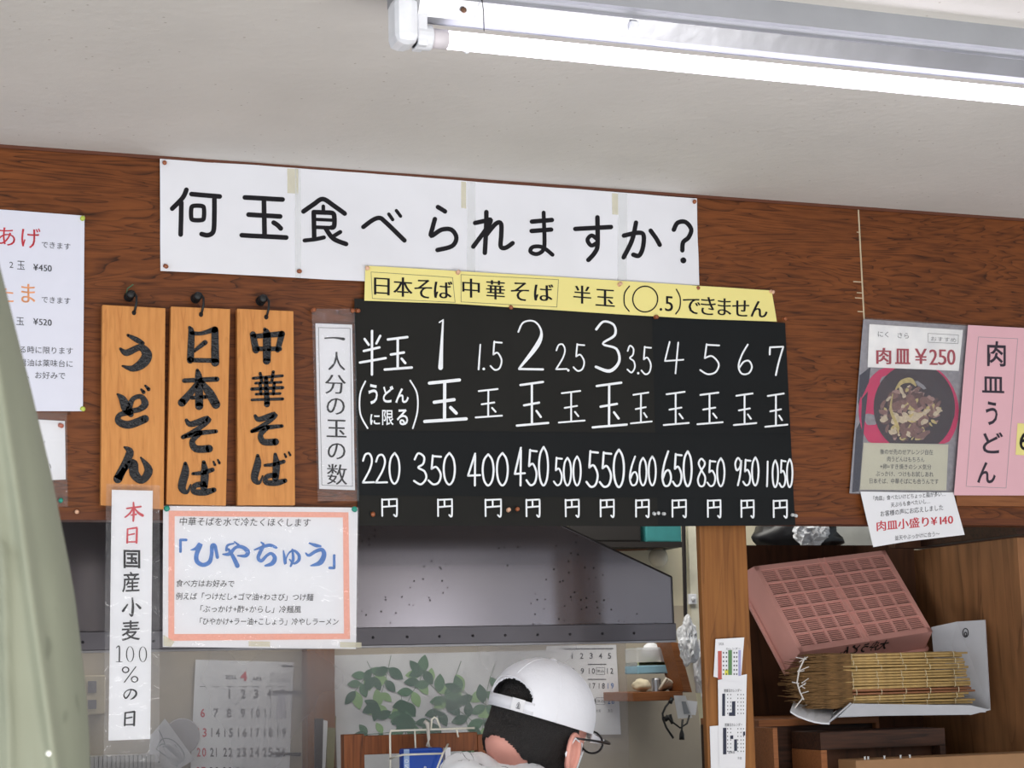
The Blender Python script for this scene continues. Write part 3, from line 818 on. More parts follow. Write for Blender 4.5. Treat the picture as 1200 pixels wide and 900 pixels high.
def plaque(q, hole, label, chars):
    """q: pixel corners TL TR BR BL of the front face"""
    yf = D - 0.024; th = 0.015
    c = [P(u, v, yf) for u, v in q]
    root = thing('wooden_plaque', (c[2] + c[3]) / 2 + Vector((0, th / 2, 0)), label, 'plaque')
    mb = MB(); b = [p + Vector((0, th, 0)) for p in c]
    mb.add(c + b, [(3, 2, 1, 0), (4, 5, 6, 7), (0, 1, 5, 4), (1, 2, 6, 5), (2, 3, 7, 6), (3, 0, 4, 7)])
    o = mb.build('board', PLAQUE, root, bevel=0.0012)
    s = Sheet.__new__(Sheet); s.y = yf; s.amp = 0; s.seed = 0; s.curl = None; s.root = root
    I = Ink()
    for k, bx, ws in chars: strokes_box(I, BR[k], *bx, wscale=ws * (1.0 if k == '華' else 1.28))
    s.ink(I, PAINT, 'lettering', 0.0, thick=0.0022)
    hx, hy = hole
    h = P(hx, hy, yf)
    s.ink(Ink().disc(hx, hy, 2.6, 3.0), mat('dark hole', (24, 14, 8), .8), 'hole', 0.0004)
    top = P(hx - 1, hy - 22, yf)
    MB().tube([h + Vector((0, .004, 0)), h + Vector((.001, -.004, .004)), h + Vector((.003, -.008, .016)), top + Vector((.005, -.006, -.006)), top + Vector((.001, .0, .004)), top + Vector((-.006, .004, -.002)), top + Vector((-.004, .008, -.012))], .0022, 8).build('cord_loop', ROPE, root, smooth=True)
    hk = MB().lathe((top.x - .004, D, top.z - .001), (0, -1, 0), [(.009, 0), (.009, .003), (.004, .006), (.004, .016), (.008, .02), (.0075, .027), (.004, .029)], 14).build('wall_hook', ROPE, None, smooth=True)
    return root, hk


r, k = plaque([(120, 357), (194, 361), (192, 597), (118, 592)], (157, 366.5), 'left wooden plaque with three black brush characters, overlapped by a paper strip',
              [('う', (141, 393, 172, 432), 1), ('ど', (137.5, 452, 174, 498), 1), ('ん', (138, 524, 174, 563), 1)])
tag(k, 'black wall hook above the left wooden plaque', 'hook')
k.data.materials[0] = ROPE
r, k = plaque([(200.5, 359), (270, 362), (265, 592.5), (195, 591)], (235.5, 368.5), 'middle wooden plaque with four black brush characters starting with a sun character',
              [('日', (222, 384, 252, 425), 1), ('本', (213, 434, 254, 476), 1), ('そ', (214, 491, 253, 526), 1), ('ば', (213, 539, 257, 577), 1)])
tag(k, 'black wall hook above the middle wooden plaque', 'hook')
r, k = plaque([(278, 361.5), (344, 364.5), (346, 592), (278.5, 592)], (312, 371.5), 'right wooden plaque with four black brush characters, nearest the vertical strip',
              [('中', (296, 386, 330, 423), 1), ('華', (295, 436, 331, 474), 1), ('そ', (295, 486, 330, 518), 1), ('ば', (298, 530, 340, 566), .95)])
tag(k, 'black wall hook above the right wooden plaque', 'hook')
# green twist on the first hook
p = P(152, 350, D - .02)
tag(MB().tube([p, p + Vector((-.006, 0, .008)), p + Vector((-.004, 0, .018)), p + Vector((.006, 0, .026))], .0010, 5).build('twist_tie', mat('green wire', (60, 110, 80), .5)), 'thin green twist tie on the leftmost wall hook', 'tie')

# ================================================================ LEFT PAPERS
lp = Sheet('price_notice', 'white price notice with red and orange words, partly behind the green cloth', 'sign',
           [(-60, 241), (99, 253)], [(-60, 482), (97, 482)], mat('cool white paper', (222, 224, 238), .5, var=.01), nu=12, nv=14, seed=11, amp=.0015)
I = Ink(); I.box('あ', -3, 267, 17.5, 288, off=-.004, mincho=.02); I.box('げ', 25, 267.5, 47, 291, off=-.004, mincho=.02); lp.ink(I, RED, label='red word')
I = Ink(); I.box('た', -6, 335, 15.5, 354, off=0, mincho=.03); I.box('ま', 25, 333, 41, 355, off=0, mincho=.03); lp.ink(I, ORANGE, label='orange word')
I = Ink()
I.line('できます', 48, 286.5, 83, 289.5, 8.5, 0); I.line('できます', 48, 351, 83, 353, 8.5, 0)
I.box('2', 11, 307, 15.5, 314, 0, slope=.03); I.box('玉', 20, 306, 29, 316, 0); I.line('¥450', 39, 313, 61, 314.5, 10.5, 0, mincho=.02)
I.box('玉', 19, 372, 28, 381, 0); I.line('¥520', 39, 376.5, 61, 378, 10.5, 0, mincho=.02)
I.line('茹でる時に限ります', 4, 409, 86, 411.5, 9, 0); I.line('ごま醤油は薬味台に', 4, 424.5, 86, 426.5, 9, 0); I.line('、お好みで', 31, 439.5, 77, 440.5, 9, 0)
lp.ink(I, GREYINK)
lp.pin(96.5, 256.5, PINY, .0045, .006, label='yellow green pin'); lp.pin(96.5, 479, PINY, .0045, .006, label='yellow green pin')
lq = Sheet('small_notice', 'small white notice in clear film under the price notice, beside the green cloth', 'sign', [(-20, 488), (76, 493.5)], [(-20, 566), (77, 562)], PAPER, nu=8, nv=8, seed=12)
I = Ink(); I.box('ん', 46, 512, 53, 519, 0); I.box('い', 52, 543, 60, 550, 0); lq.ink(I, GREYINK)
film(lq, (-22, 484), (78, 484), (79, 594), (-20, 594))
lq.pin(70, 498, mat('copper pin', (190, 110, 90), .3)); lq.pin(71, 587, PINT, label='teal pin')
c_ = P(90, 600, D - .006); tag(MB().lathe(c_, (0, -1, 0.1), [(.003, 0), (.004, .002), (.002, .005)], 8).build('push_pin', PINP), 'lone pale push pin at lower edge of wall beside the small notice', 'pin')

# ================================================================ HIYACHU POSTER
hp = Sheet('framed_notice', 'white notice with salmon border and large blue brush lettering below the wooden plaques', 'poster',
           [(191, 593), (419, 595)], [(190.5, 758), (417, 760.5)], PAPER, nu=24, nv=18, seed=14, y=D - 0.016, amp=.0012)
I = Ink(); o_ = [(197.5, 598.5), (408, 600.5), (410, 749), (197, 751)]; i_ = [(204.5, 605), (401.5, 606.5), (403, 742.5), (204, 743)]
for k in range(4):
    a, b, c, d = o_[k], o_[(k + 1) % 4], i_[(k + 1) % 4], i_[k]; n = 16
    for j in range(n):
        t0, t1 = j / n, (j + 1) / n
        L = lambda p, q, t: (p[0] + (q[0] - p[0]) * t, p[1] + (q[1] - p[1]) * t)
        I.poly([L(a, b, t0), L(a, b, t1), L(d, c, t1), L(d, c, t0)])
hp.ink(I, SALMON, 'printed_border', .0006, 'salmon printed border')
I = Ink()
for k, bx, o in (('ひ', (223.5, 638, 254.5, 662), 1), ('や', (261, 635, 290, 663), 1), ('ち', (298, 635.5, 323.5, 663), 1), ('ゅ', (332, 644, 350, 663.5), 1), ('う2', (358, 636.5, 379.5, 663), 1)):
    strokes_box(I, BR[k], *bx, wscale=0.95)
I.mark(); I.stroke([(211.5, 632.8), (218, 632.8)], 3.2); I.stroke([(211.3, 632.8), (211.3, 646.5)], 3.2)
I.mark(); I.stroke([(391.3, 651), (391.3, 665.5)], 3.2); I.stroke([(386, 665.6), (391.3, 665.6)], 3.2)
hp.ink(I, BLUE, 'lettering', .0007, 'large blue brush lettering')
I = Ink(); s_ = .12
I.line('中華そばを水で冷たくほぐします', 209.5, 611, 364.5, 612.5, 10.5, 0, slant=s_)
I.line('食べ方はお好みで', 206, 683.5, 275, 684, 9, .002, slant=s_)
I.line('例えば「つけだし+ゴマ油+わさび」つけ麺', 205.7, 698.6, 367.5, 700, 9, .002, slant=s_)
I.line('「ぶっかけ+酢+からし」冷麺風', 229, 713.5, 353, 714.2, 9, .002, slant=s_)
I.line('「ひやかけ+ラー油+こしょう」冷やしラーメン', 229, 728, 397, 728.6, 9, .002, slant=s_)
hp.ink(I, INK, 'lettering', .0007, 'small black lettering')
film(hp, (190.5, 592), (420, 594.5), (418, 761), (190, 759), .0022)
for a, b in ((291, 754), (190, 753), (398, 755)):
    hp.ink(Ink().poly([(a, b - 2.5), (a + 25, b - 2), (a + 25, b + 4), (a, b + 3.5)] if a > 195 else [(191, 744), (204, 752), (200, 758), (191, 757)]), TAPE, 'tape', .0028, 'yellowed tape')
hp.pin(195.5, 596, PINT, .0055, .006, label='teal pin'); hp.pin(415.5, 597, PINT, .0055, .006, label='teal pin')

# ================================================================ LONG STRIP 本日国産小麦100%の日
ls = Sheet('hanging_strip', 'long white paper strip in clear sleeve with red and black writing, below the left plaque', 'sign',
           [(131, 574), (179, 575)], [(127, 868), (176, 866)], PAPER, nu=6, nv=24, seed=15, y=D - 0.043, amp=.0015)
I = Ink(); I2 = Ink()
BR['本2'] = [[(10, 32, 8), (90, 22, 9)], [(48, 0, 8), (50, 50, 12), (47, 100, 9)], [(46, 28, 8), (28, 58, 9), (0, 80, 7)], [(52, 28, 6), (75, 55, 11), (100, 70, 14)], [(35, 68, 7), (64, 64, 8)]]
BR['日2'] = [[(10, 12, 10), (6, 98, 12)], [(10, 12, 8), (85, 4, 12)], [(88, 4, 12), (84, 98, 13)], [(14, 50, 8), (66, 42, 9)], [(6, 94, 8), (84, 92, 9)]]
strokes_box(I, BR['本2'], 146.5, 589, 167, 610.5, 1.15); strokes_box(I, BR['日2'], 149, 618.5, 160.5, 636, 1.2)
I2.box('国', 144.7, 644.5, 164.3, 666, off=.02, slope=.02); I2.box('産', 143, 670, 163.4, 694, off=.008, slope=-.05); I2.box('麦', 142.5, 727, 164, 750.6, off=.010, slope=-.05)
strokes_box(I2, [[(55, 0, 8), (58, 50, 13), (52, 98, 12), (38, 88, 5)], [(26, 36, 8), (0, 72, 13)], [(78, 32, 8), (100, 55, 14)]], 144, 701, 164, 721.5, 1.1)
I2.mark(); I2.stroke([(136, 759.5, .7), (139.6, 757.8, 1.6), (139.6, 775, 1.6)]); I2.stroke([(136, 775.6), (143, 775.6)], .6)
for cx, cy in ((152.2, 766.6), (167.3, 766.8)):
    I2.mark()
    for i in range(16):
        a, b = 2 * PI * i / 16, 2 * PI * (i + 1) / 16
        w0, w1 = .35 + .95 * abs(math.cos(a)), .35 + .95 * abs(math.cos(b))
        I2.stroke([(cx + 4.2 * math.cos(a), cy + 9 * math.sin(a), w0), (cx + 4.2 * math.cos(b), cy + 9 * math.sin(b), w1)])
I2.box('%', 142.5, 781, 162, 800, off=-.012, slope=0); 
strokes_box(I2, [[(58, 8, 6), (40, 60, 9), (18, 88, 10), (4, 58, 8), (20, 22, 6), (55, 5, 8), (88, 18, 12), (96, 50, 13), (78, 82, 12), (55, 98, 5)]], 145, 808, 159.5, 819.5, 1.3)
strokes_box(I2, BR['日2'], 146, 834, 157.5, 850, 1.25)
ls.ink(I, RED, 'lettering', .0006, 'red lettering'); ls.ink(I2, INK, 'lettering', .0006, 'black lettering')
film(ls, (124, 567), (187, 569), (186, 893), (121, 893), .003)

# ================================================================ RIGHT POSTERS
rp = Sheet('photo_poster', 'laminated poster with a photo of a meat bowl and a red price on the right', 'poster', [(1011.5, 374), (1134, 382)], [(995, 578), (1118, 581)],
           mat('grey cloth print', (150, 148, 156), .5, var=.18, vs=90), nu=16, nv=20, seed=21, y=D - .004)
I = Ink(); I.poly([(1007, 440), (1020, 430), (1012, 500), (1006, 576), (998, 577), (1003, 500)]); rp.ink(I, mat('navy print', (38, 38, 60), .5), 'printed_shadow')
bc = (1064.5, 480)
def blob(I, x, y, r, k, a=None):
    n = 12; a = a or random.uniform(0, PI); pts = []
    for i in range(n):
        t = 2 * PI * i / n; rr = r * (1 + .25 * math.sin(2 * t + k) + .12 * math.sin(3 * t + 2 * k)); x_ = rr * math.cos(t) * 1.35; y_ = rr * math.sin(t) * .75
        pts.append((x + x_ * math.cos(a) - y_ * math.sin(a), y + x_ * math.sin(a) + y_ * math.cos(a)))
    I.poly(pts)
def clipdisc(cx, cy, rx, ry):
    pts = []
    for i in range(40):
        t = 2 * PI * i / 40; pts.append((cx + rx * math.cos(t), max(431, min(520, cy + ry * math.sin(t)))))
    return pts
rp.ink(Ink().poly(clipdisc(1064.5, 482, 59, 60)), mat('magenta bowl print', (205, 15, 95), .4, var=.1, vs=20), 'printed_bowl', .0005, 'magenta printed bowl')
rp.ink(Ink().poly(clipdisc(1071, 478, 48, 52)), mat('bowl inside print', (52, 34, 46), .4), 'printed_bowl_inside', .0008)
mm = [('meat print', (128, 92, 88)), ('fat print', (205, 190, 165)), ('pale meat print', (165, 130, 125)), ('dark meat print', (92, 62, 62)), ('onion print', (196, 178, 120))]
rnd = random.Random(5); seq = []
for k in range(150):
    t = rnd.uniform(0, 2 * PI); r = math.sqrt(rnd.random()); seq.append((1066 + 34 * r * math.cos(t), 484 + 34 * r * math.sin(t) * .95, rnd.uniform(3.0, 8.0) * (1.15 - r * .5), rnd.uniform(0, 6), k % 5))
for j in range(5):
    I = Ink()
    for x, y, r, k, c in seq:
        if c == j: blob(I, x, min(y, 514), r * (0.7 if j in (1, 4) else 1), k, k)
    rp.ink(I, mat(mm[j][0], mm[j][1], .45, var=.2, vs=120), 'printed_meat', .0010 + .00015 * [3, 4, 0, 1, 2][j])
I = Ink(); I.stroke([(1049, 456, 2), (1056, 448, 5), (1066, 446, 6), (1072, 452, 2)]); I.stroke([(1045, 462, 1), (1043, 480, 3), (1050, 498, 3.5), (1052, 508, 1)]); rp.ink(I, mat(mm[4][0], (1, 1, 1)), 'printed_onion', .0018)
rp.ink(Ink().poly([(1018, 380), (1127.5, 387), (1122.5, 435), (1016, 430.5)]), mat('label paper', (248, 249, 252), .5), 'price_label', .0020, 'white price label')
I = Ink(); I.box('肉', 1026.5, 408, 1043, 427, off=.004, mincho=.07, slope=.03); I.box('皿', 1048.5, 409, 1065, 427, off=.004, mincho=.07, slope=.03)
I.box('¥', 1071, 409, 1084.5, 427, mincho=.06, slope=.02)
for ch, a in (('2', 1088), ('5', 1098.5), ('0', 1109)): I.box(ch, a, 410, a + 9, 428, mincho=.12, off=-.005, slope=.03)
rp.ink(I, mat('dark red ink', (168, 52, 70), .5), 'lettering', .0026, 'dark red lettering')
I = Ink(); I.line('にく　さら', 1027, 391.5, 1065, 394, 7.5, -.002); I.line('おすすめ', 1089, 397, 1120, 399, 6, -.01); I.frame([(1086.5, 391), (1122, 393), (1121.5, 403), (1086.5, 401.5)], .4)
rp.ink(I, GREYINK, 'lettering', .0026, 'small grey lettering')
rp.ink(Ink().poly([(1011, 519), (1110.5, 521), (1108, 575), (1006.5, 574)]), CREAM, 'caption_label', .0022, 'cream caption label')
I = Ink()
for t, a, b, y in (('後のせ先のせアレンジ自在', 1030, 1092.5, 529.8), ('肉うどんはもちろん', 1038, 1082.5, 538.3), ('+卵=すき焼きのシメ気分', 1030, 1090.5, 547), ('ぶっかけ、つけもお試しあれ', 1025, 1093, 555.5), ('日本そば、中華そばにも合うんです', 1017, 1099, 564)):
    I.line(t, a, y - .3, b, y + .5, 6.8, .004)
rp.ink(I, GREYINK, 'lettering', .0027, 'small caption lettering')
film(rp, (1011, 373), (1135, 381), (1119, 582), (994, 579.5), .0036)
pk = Sheet('pink_poster', 'pink paper poster with vertical black lettering at the right edge', 'poster', [(1134, 381), (1290, 389)], [(1117.5, 580.5), (1290, 581)], PINK, nu=14, nv=16, seed=22, y=D - .0145, amp=.0012)
I = Ink()
for ch, a in zip('肉皿うどん', [(1156.5, 400, 1178.5, 429.5), (1150.5, 441.5, 1176.5, 460.5), (1154.5, 470.5, 1168.5, 498.5), (1151, 506.5, 1175, 531.5), (1144.5, 541.5, 1166.5, 566.5)]): I.box(ch, *a, off=.016, slope=.03)
pk.ink(I, mat('dark violet ink', (48, 38, 52), .5))
pk.ink(Ink().frame([(1146, 395), (1192.5, 397), (1178.5, 572), (1131.6, 570)], .45), PALEINK, 'ruled_border')
pk.ink(Ink().poly([(1192, 496), (1235, 498), (1233, 536), (1189.5, 533)]), YELLOW, 'yellow_tag', .001, 'small yellow price tag')
pk.ink(Ink().box('6', 1194, 505, 1206, 528, off=.01), INK, 'lettering', .0016)
nt_ = Sheet('curled_note', 'curling white note with red small-plate price taped below the meat bowl poster', 'note', [(1008, 576), (1063, 577), (1117, 577)], [(1020.6, 641.5), (1060, 635), (1128.4, 627)], PAPER,
            nu=18, nv=12, seed=23, y=D - .011, amp=.0012, curl=lambda p: 0.14 * max(0, P(1060, 580).z - p.z) ** 1.3)
I = Ink(); I.line('「肉皿」食べたいけどちょっと脂が多い…', 1020, 584.5, 1108, 578.6, 6.2, .003); I.line('天ぷらも食べたいし…', 1043, 592, 1090, 587, 6.2, .003)
I.line('お客様の声にお応えしました', 1030, 602.5, 1105, 594.5, 7.2, .003); I.line('並天やぶっかけに合う〜', 1046, 631, 1099, 625.5, 6.2, .003)
nt_.ink(I, GREYINK)
nt_.ink(Ink().line('肉皿小盛り¥140', 1024.5, 617, 1116, 608.5, 13, .0, mincho=.02), RED, 'lettering', label='red price lettering')

# ================================================================ HOOD
HD = mat('stained steel', (132, 128, 133), 0.18, 0.8, var=0.06, vs=3.5, bump=0.03, bs=5)
def speck(m):
    nt = m.node_tree; N = nt.nodes.new; L = nt.links.new; b = nt.nodes['Principled BSDF']
    src = b.inputs['Base Color'].links[0].from_socket
    tc = N('ShaderNodeTexCoord'); v = N('ShaderNodeTexVoronoi'); v.inputs['Scale'].default_value = 75; L(tc.outputs['Object'], v.inputs['Vector'])
    n = N('ShaderNodeTexNoise'); n.inputs['Scale'].default_value = 6; L(tc.outputs['Object'], n.inputs['Vector'])
    lt = N('ShaderNodeMath'); lt.operation = 'LESS_THAN'; lt.inputs[1].default_value = .16; L(v.outputs['Distance'], lt.inputs[0])
    gt = N('ShaderNodeMath'); gt.operation = 'GREATER_THAN'; gt.inputs[1].default_value = .54; L(n.outputs['Fac'], gt.inputs[0])
    mu = N('ShaderNodeMath'); mu.operation = 'MULTIPLY'; L(lt.outputs[0], mu.inputs[0]); L(gt.outputs[0], mu.inputs[1])
    mx = N('ShaderNodeMix'); mx.data_type = 'RGBA'; L(mu.outputs[0], mx.inputs[0]); L(src, mx.inputs[6]); mx.inputs[7].default_value = rgb((60, 56, 58)); L(mx.outputs[2], b.inputs['Base Color'])
speck(HD)
YH = D + 0.40
hb0 = P(-60, 750, YH); zl = P(700, 731.5, YH).z; zl2 = P(700, 752, YH).z
ztopH = P(600, 585, YH + .03).z
hood = thing('range_hood', (P(430, 752, YH).x, YH + .3, zl2), 'large stained steel range hood behind the price board', 'range hood')
xR = P(788, 700, YH).x; xS = P(652, 615, YH + .02).x; zR = P(788, 676, YH).z; zS = P(652, 615, YH + .02).z
xL = hb0.x
# sloping top edge continued up until hidden behind the wall
sl = (zS - zR) / (xS - xR); xT = xR + (ztopH - zR) / sl
lean = lambda z: YH + .02 * (z - zl)
fp = [(xL, YH, zl), (xR, YH, zl), (xR, lean(zR), zR), (xT, lean(ztopH), ztopH), (xL, lean(ztopH), ztopH)]
bk = [(a, YH + .62, c) for a, b, c in fp]
mb = MB().add(fp, [(0, 1, 2, 3, 4)]); mb.build('front_panel', HD, hood)
mb = MB().add(fp + bk, [(1, 6, 7, 2), (2, 7, 8, 3), (0, 4, 9, 5), (5, 9, 8, 7, 6)]); mb.build('side_panels', HD, hood)
mb = MB().tube([Vector(fp[3]), Vector(fp[2])], .0022, 6).tube([Vector(fp[2]), Vector(fp[1])], .0022, 6); mb.build('rim', mat('dark rim', (60, 58, 60), .4, .8), hood)
mb = MB().box((xL, YH - .006, zl2), (xR + .004, YH + .02, zl)); mb.build('lower_band', mat('band steel', (104, 102, 108), .36, .85, var=.08, vs=8), hood, bevel=.0015)
MB().box((xL, YH - .009, zl2 - .004), (xR + .002, YH + .03, zl2)).build('drip_edge', mat('bright edge steel', (150, 150, 155), .3, .9), hood)
RV = mat('rivet steel', (70, 68, 72), .35, .9)
for u in (97, 140, 180, 437, 477, 515, 554, 592, 630, 668, 706, 743):
    p = P(u, 745, YH - .006)
    MB().lathe(Vector((p.x, YH - .006, (zl + zl2) / 2 - .002)), (0, -1, 0), [(.003, 0), (.0028, .0015), (.0012, .0026)], 8).build('rivet', RV, hood)
# vinyl splash sheet hanging from the hood
xsr = P(735, 800, YH + .03).x
vs = []; fs = []; nu = 40; nv = 10
for j in range(nv + 1):
    for i in range(nu + 1):
        x = xL + (xsr - xL) * i / nu; z = zl2 - .001 - .42 * j / nv
        vs.append((x, YH + .03 + .004 * math.sin(x * 9) * j / nv, z))
for j in range(nv):
    for i in range(nu):
        k = j * (nu + 1) + i; fs.append((k, k + nu + 1, k + nu + 2, k + 1))
vroot = thing('vinyl_sheet', (xL, YH + .03, zl2 - .42), 'clear greasy vinyl splash sheet hanging below the steel hood', 'vinyl sheet')
vroot.location = ((xL + xsr) / 2, YH + .03, zl2)
obj('sheet', vs, fs, HAZE, vroot, smooth=True)

# ================================================================ KITCHEN BACK WALL ITEMS
def backsheet(name, label, cat, tl, tr, br, bl, m, dy=.008, amp=.001, seed=30, part='paper', root=None):
    return Sheet(name, label, cat, [tl, tr], [bl, br], m, y=YB - dy, nu=8, nv=8, amp=amp, seed=seed, root=root, part=part)


cal = backsheet('wall_calendar', 'large wall calendar with red month numeral, seen through the vinyl sheet at left', 'calendar', (229, 773), (344, 776), (338, 930), (222, 930), PAPER, seed=31)
I = Ink(); I2 = Ink(); xs_ = [238, 253.5, 269, 285, 300, 315.5, 330]; ys_ = [813, 835.5, 858.5, 881.5, 904]
d = 1
for r in range(5):
    for c in range(7):
        if r == 0 and c < 2: continue
        if d > 30: break
        t = str(d); tgt = I2 if c == 0 else I
        x = xs_[c] - r * .6 + (0 if c < 6 else 1)
        if len(t) == 1: tgt.box(t, x - 2.6, ys_[r] - 5.2, x + 2.6, ys_[r] + 5.2, off=.02, slope=0)
        else: tgt.box(t[0], x - 5.6, ys_[r] - 5.2, x - (1.2 if t[0] != '1' else 2.6), ys_[r] + 5.2, off=.02, slope=0); tgt.box(t[1], x + .6, ys_[r] - 5.2, x + (5.2 if t[1] != '1' else 3.4), ys_[r] + 5.2, off=.02, slope=0)
        d += 1
I.line('2025', 264, 793, 277, 793.4, 6, .01); I.line('APR', 296, 795, 307, 795.3, 6, .01)
for k in range(7): I.stroke([(xs_[k] - 4, 804.5), (xs_[k] + 4, 804.5)], .5)
for ax in (317, 330):
    for r in range(5):
        for c in range(6): I.disc(ax + c * 1.9, 789.5 + r * 2.5, .45, n=6)
I.stroke([(331, 780.3), (342, 780.8)], 2)
I2.box('4', 281.5, 787, 289.5, 798, off=.03, slope=0)
cal.ink(I, GREYINK); cal.ink(I2, RED, label='red numerals')
cal.ink(Ink().poly([(325, 812), (335, 812.5), (334, 842), (323.5, 842)]), mat('faint slip', (205, 205, 218), .5), 'slip', .0008)
for v in (811, 883.5):
    a = P(319, v - .5, YB - .012); b = P(352, v + .5, YB - .006)
    MB().tube([a, (a + b) / 2, b], [.0022, .003, .0045], 8).build('clip', ROPE, cal.root, smooth=True)
# second calendar
c2 = backsheet('wall_calendar', 'small wall calendar with plain dark numerals behind the white cap', 'calendar', (640, 757), (722, 755.5), (727.5, 860.5), (640, 862), PAPER, seed=32)
I = Ink(); I2 = Ink(); xs_ = [649, 659.7, 670.5, 681.6, 692.6, 703.6, 714]; ys_ = [768.6, 786.3, 803.8, 821.6, 838]; d = 1
for r in range(5):
    for c in range(7):
        if r == 0 and c < 2: continue
        if d > 30 or (r == 4): break
        if d in (11, 25): d += 1; I.line('休み', xs_[c] - 4.5, ys_[r], xs_[c] + 4.5, ys_[r] + .3, 4.5, 0); I.frame([(xs_[c] - 5, ys_[r] - 4), (xs_[c] + 5, ys_[r] - 4), (xs_[c] + 5, ys_[r] + 4), (xs_[c] - 5, ys_[r] + 4)], .4); continue
        t = str(d); tgt = I2 if c == 6 and r > 1 else I; x = xs_[c] + r * .7
        if len(t) == 1: tgt.box(t, x - 1.9, ys_[r] - 3.3, x + 1.9, ys_[r] + 3.3, off=.01, slope=0)
        else: tgt.box(t[0], x - 4, ys_[r] - 3.3, x - (1 if t[0] != '1' else 2), ys_[r] + 3.3, off=.01, slope=0); tgt.box(t[1], x + .3, ys_[r] - 3.3, x + (3.6 if t[1] != '1' else 2.2), ys_[r] + 3.3, off=.01, slope=0)
        d += 1
I.stroke([(660, 760.5), (718, 760)], 1.1)
for y in (778.5, 796): I.stroke([(689, y), (710, y)], .9)
I.line('大安', 698, 833, 704, 833, 4); I.line('友引', 712, 833, 718, 833, 4)
c2.ink(I, GREYINK); c2.ink(I2, BLUE, label='blue numerals')
# leaf poster
lf = backsheet('leaf_panel', 'pale panel printed with green leafy sprigs behind the vinyl sheet', 'wall panel', (391, 768), (646, 762), (650, 940), (396, 940), mat('pale printed panel', (214, 216, 220), .5, var=.03, vs=60), seed=33, dy=.009)
def leaf(I, x, y, L, a, w=.36):
    n = 7; pts = []
    for i in range(n + 1): t = i / n; pts.append((t * L, math.sin(t * PI) ** .8 * L * w * .5 * (1.15 - .3 * t)))
    for i in range(n - 1, 0, -1): t = i / n; pts.append((t * L, -math.sin(t * PI) ** .8 * L * w * .5 * (1.15 - .3 * t)))
    c, s = math.cos(a), math.sin(a); I.poly([(x + p * c - q * s, y + p * s + q * c) for p, q in pts])
IA, IB, IC, ST = Ink(), Ink(), Ink(), Ink()
rn = random.Random(11)
def sprig(x, y, a, L, n, size):
    px, py = x, y
    for i in range(n):
        a += rn.uniform(-.18, .18); nx, ny = px + math.cos(a) * L / n, py + math.sin(a) * L / n
        ST.stroke([(px, py), (nx, ny)], .7)
        tgt = (IA, IB, IA, IC)[rn.randrange(4)]
        leaf(tgt, nx, ny, size * rn.uniform(.8, 1.15), a + (.95 if i % 2 else -.95) + rn.uniform(-.2, .2), .56)
        if rn.random() < .6: leaf((IA, IC, IB)[rn.randrange(3)], nx, ny, size * .9, a - (.95 if i % 2 else -.95), .56)
        px, py = nx, ny
    leaf(IA, px, py, size, a, .5)
for x, y, a, L, n, s in ((436, 782, 2.2, 34, 3, 20), (458, 768, 1.9, 60, 4, 20), (500, 772, 2.0, 70, 5, 21), (540, 775, 1.9, 80, 5, 22), (580, 778, 1.9, 84, 5, 22), (610, 778, 1.6, 80, 5, 22), (470, 815, 1.4, 50, 4, 20), (500, 850, -2.8, 60, 4, 19), (560, 850, -2.6, 90, 6, 21), (620, 850, -2.7, 90, 6, 21), (430, 775, 1.2, 20, 2, 18), (520, 862, -2.9, 90, 5, 17), (545, 840, 1.2, 50, 4, 22), (600, 835, 2.0, 50, 4, 24), (640, 790, 2.1, 70, 4, 20)):
    sprig(x, y, a, L, n, s)
lf.ink(ST, mat('stem print', (90, 120, 90), .6), 'printed_stems', .0008)
lf.ink(IC, mat('light leaf print', (140, 180, 120), .6), 'printed_leaves', .0011); lf.ink(IB, mat('mid leaf print', (70, 120, 85), .6), 'printed_leaves', .0014); lf.ink(IA, mat('dark leaf print', (38, 92, 66), .6), 'printed_leaves', .0017)

# post and brochures left of the leaf panel
a, b = P(360, 768, YB - .06), P(392, 768, YB - .06)
struct(MB().box((a.x, YB - .06, 0), (b.x, YB, a.z + .5)).build('pillar_kitchen', POSTWOOD))
a, b = P(342, 800, YB - .002), P(360, 800, YB - .002)
def leaning(name, label, cat, q, y, m, th=.006, lean=.03):
    c = [P(u, v, y + (lean if i < 2 else 0)) for i, (u, v) in enumerate(q)]; mb = MB(); b = [p + Vector((0, th, 0)) for p in c]
    mb.add(c + b, [(3, 2, 1, 0), (4, 5, 6, 7), (0, 1, 5, 4), (1, 2, 6, 5), (2, 3, 7, 6), (3, 0, 4, 7)])
    return tag(mb.build(name, m), label, cat)
leaning('booklet', 'dark booklet standing at the foot of the wooden post', 'book', [(369, 842), (379, 842), (377, 925), (369, 925)], YB - .12, mat('dark booklet cover', (52, 46, 44), .5))
leaning('booklet', 'white booklet standing between dark and olive booklets', 'book', [(376.5, 843), (384, 845), (380, 925), (375, 925)], YB - .10, PAPER)
leaning('booklet', 'olive booklet leaning right of the white booklet', 'book', [(384, 838), (394, 839), (390, 925), (382, 925)], YB - .085, mat('olive cover', (128, 124, 84), .5))
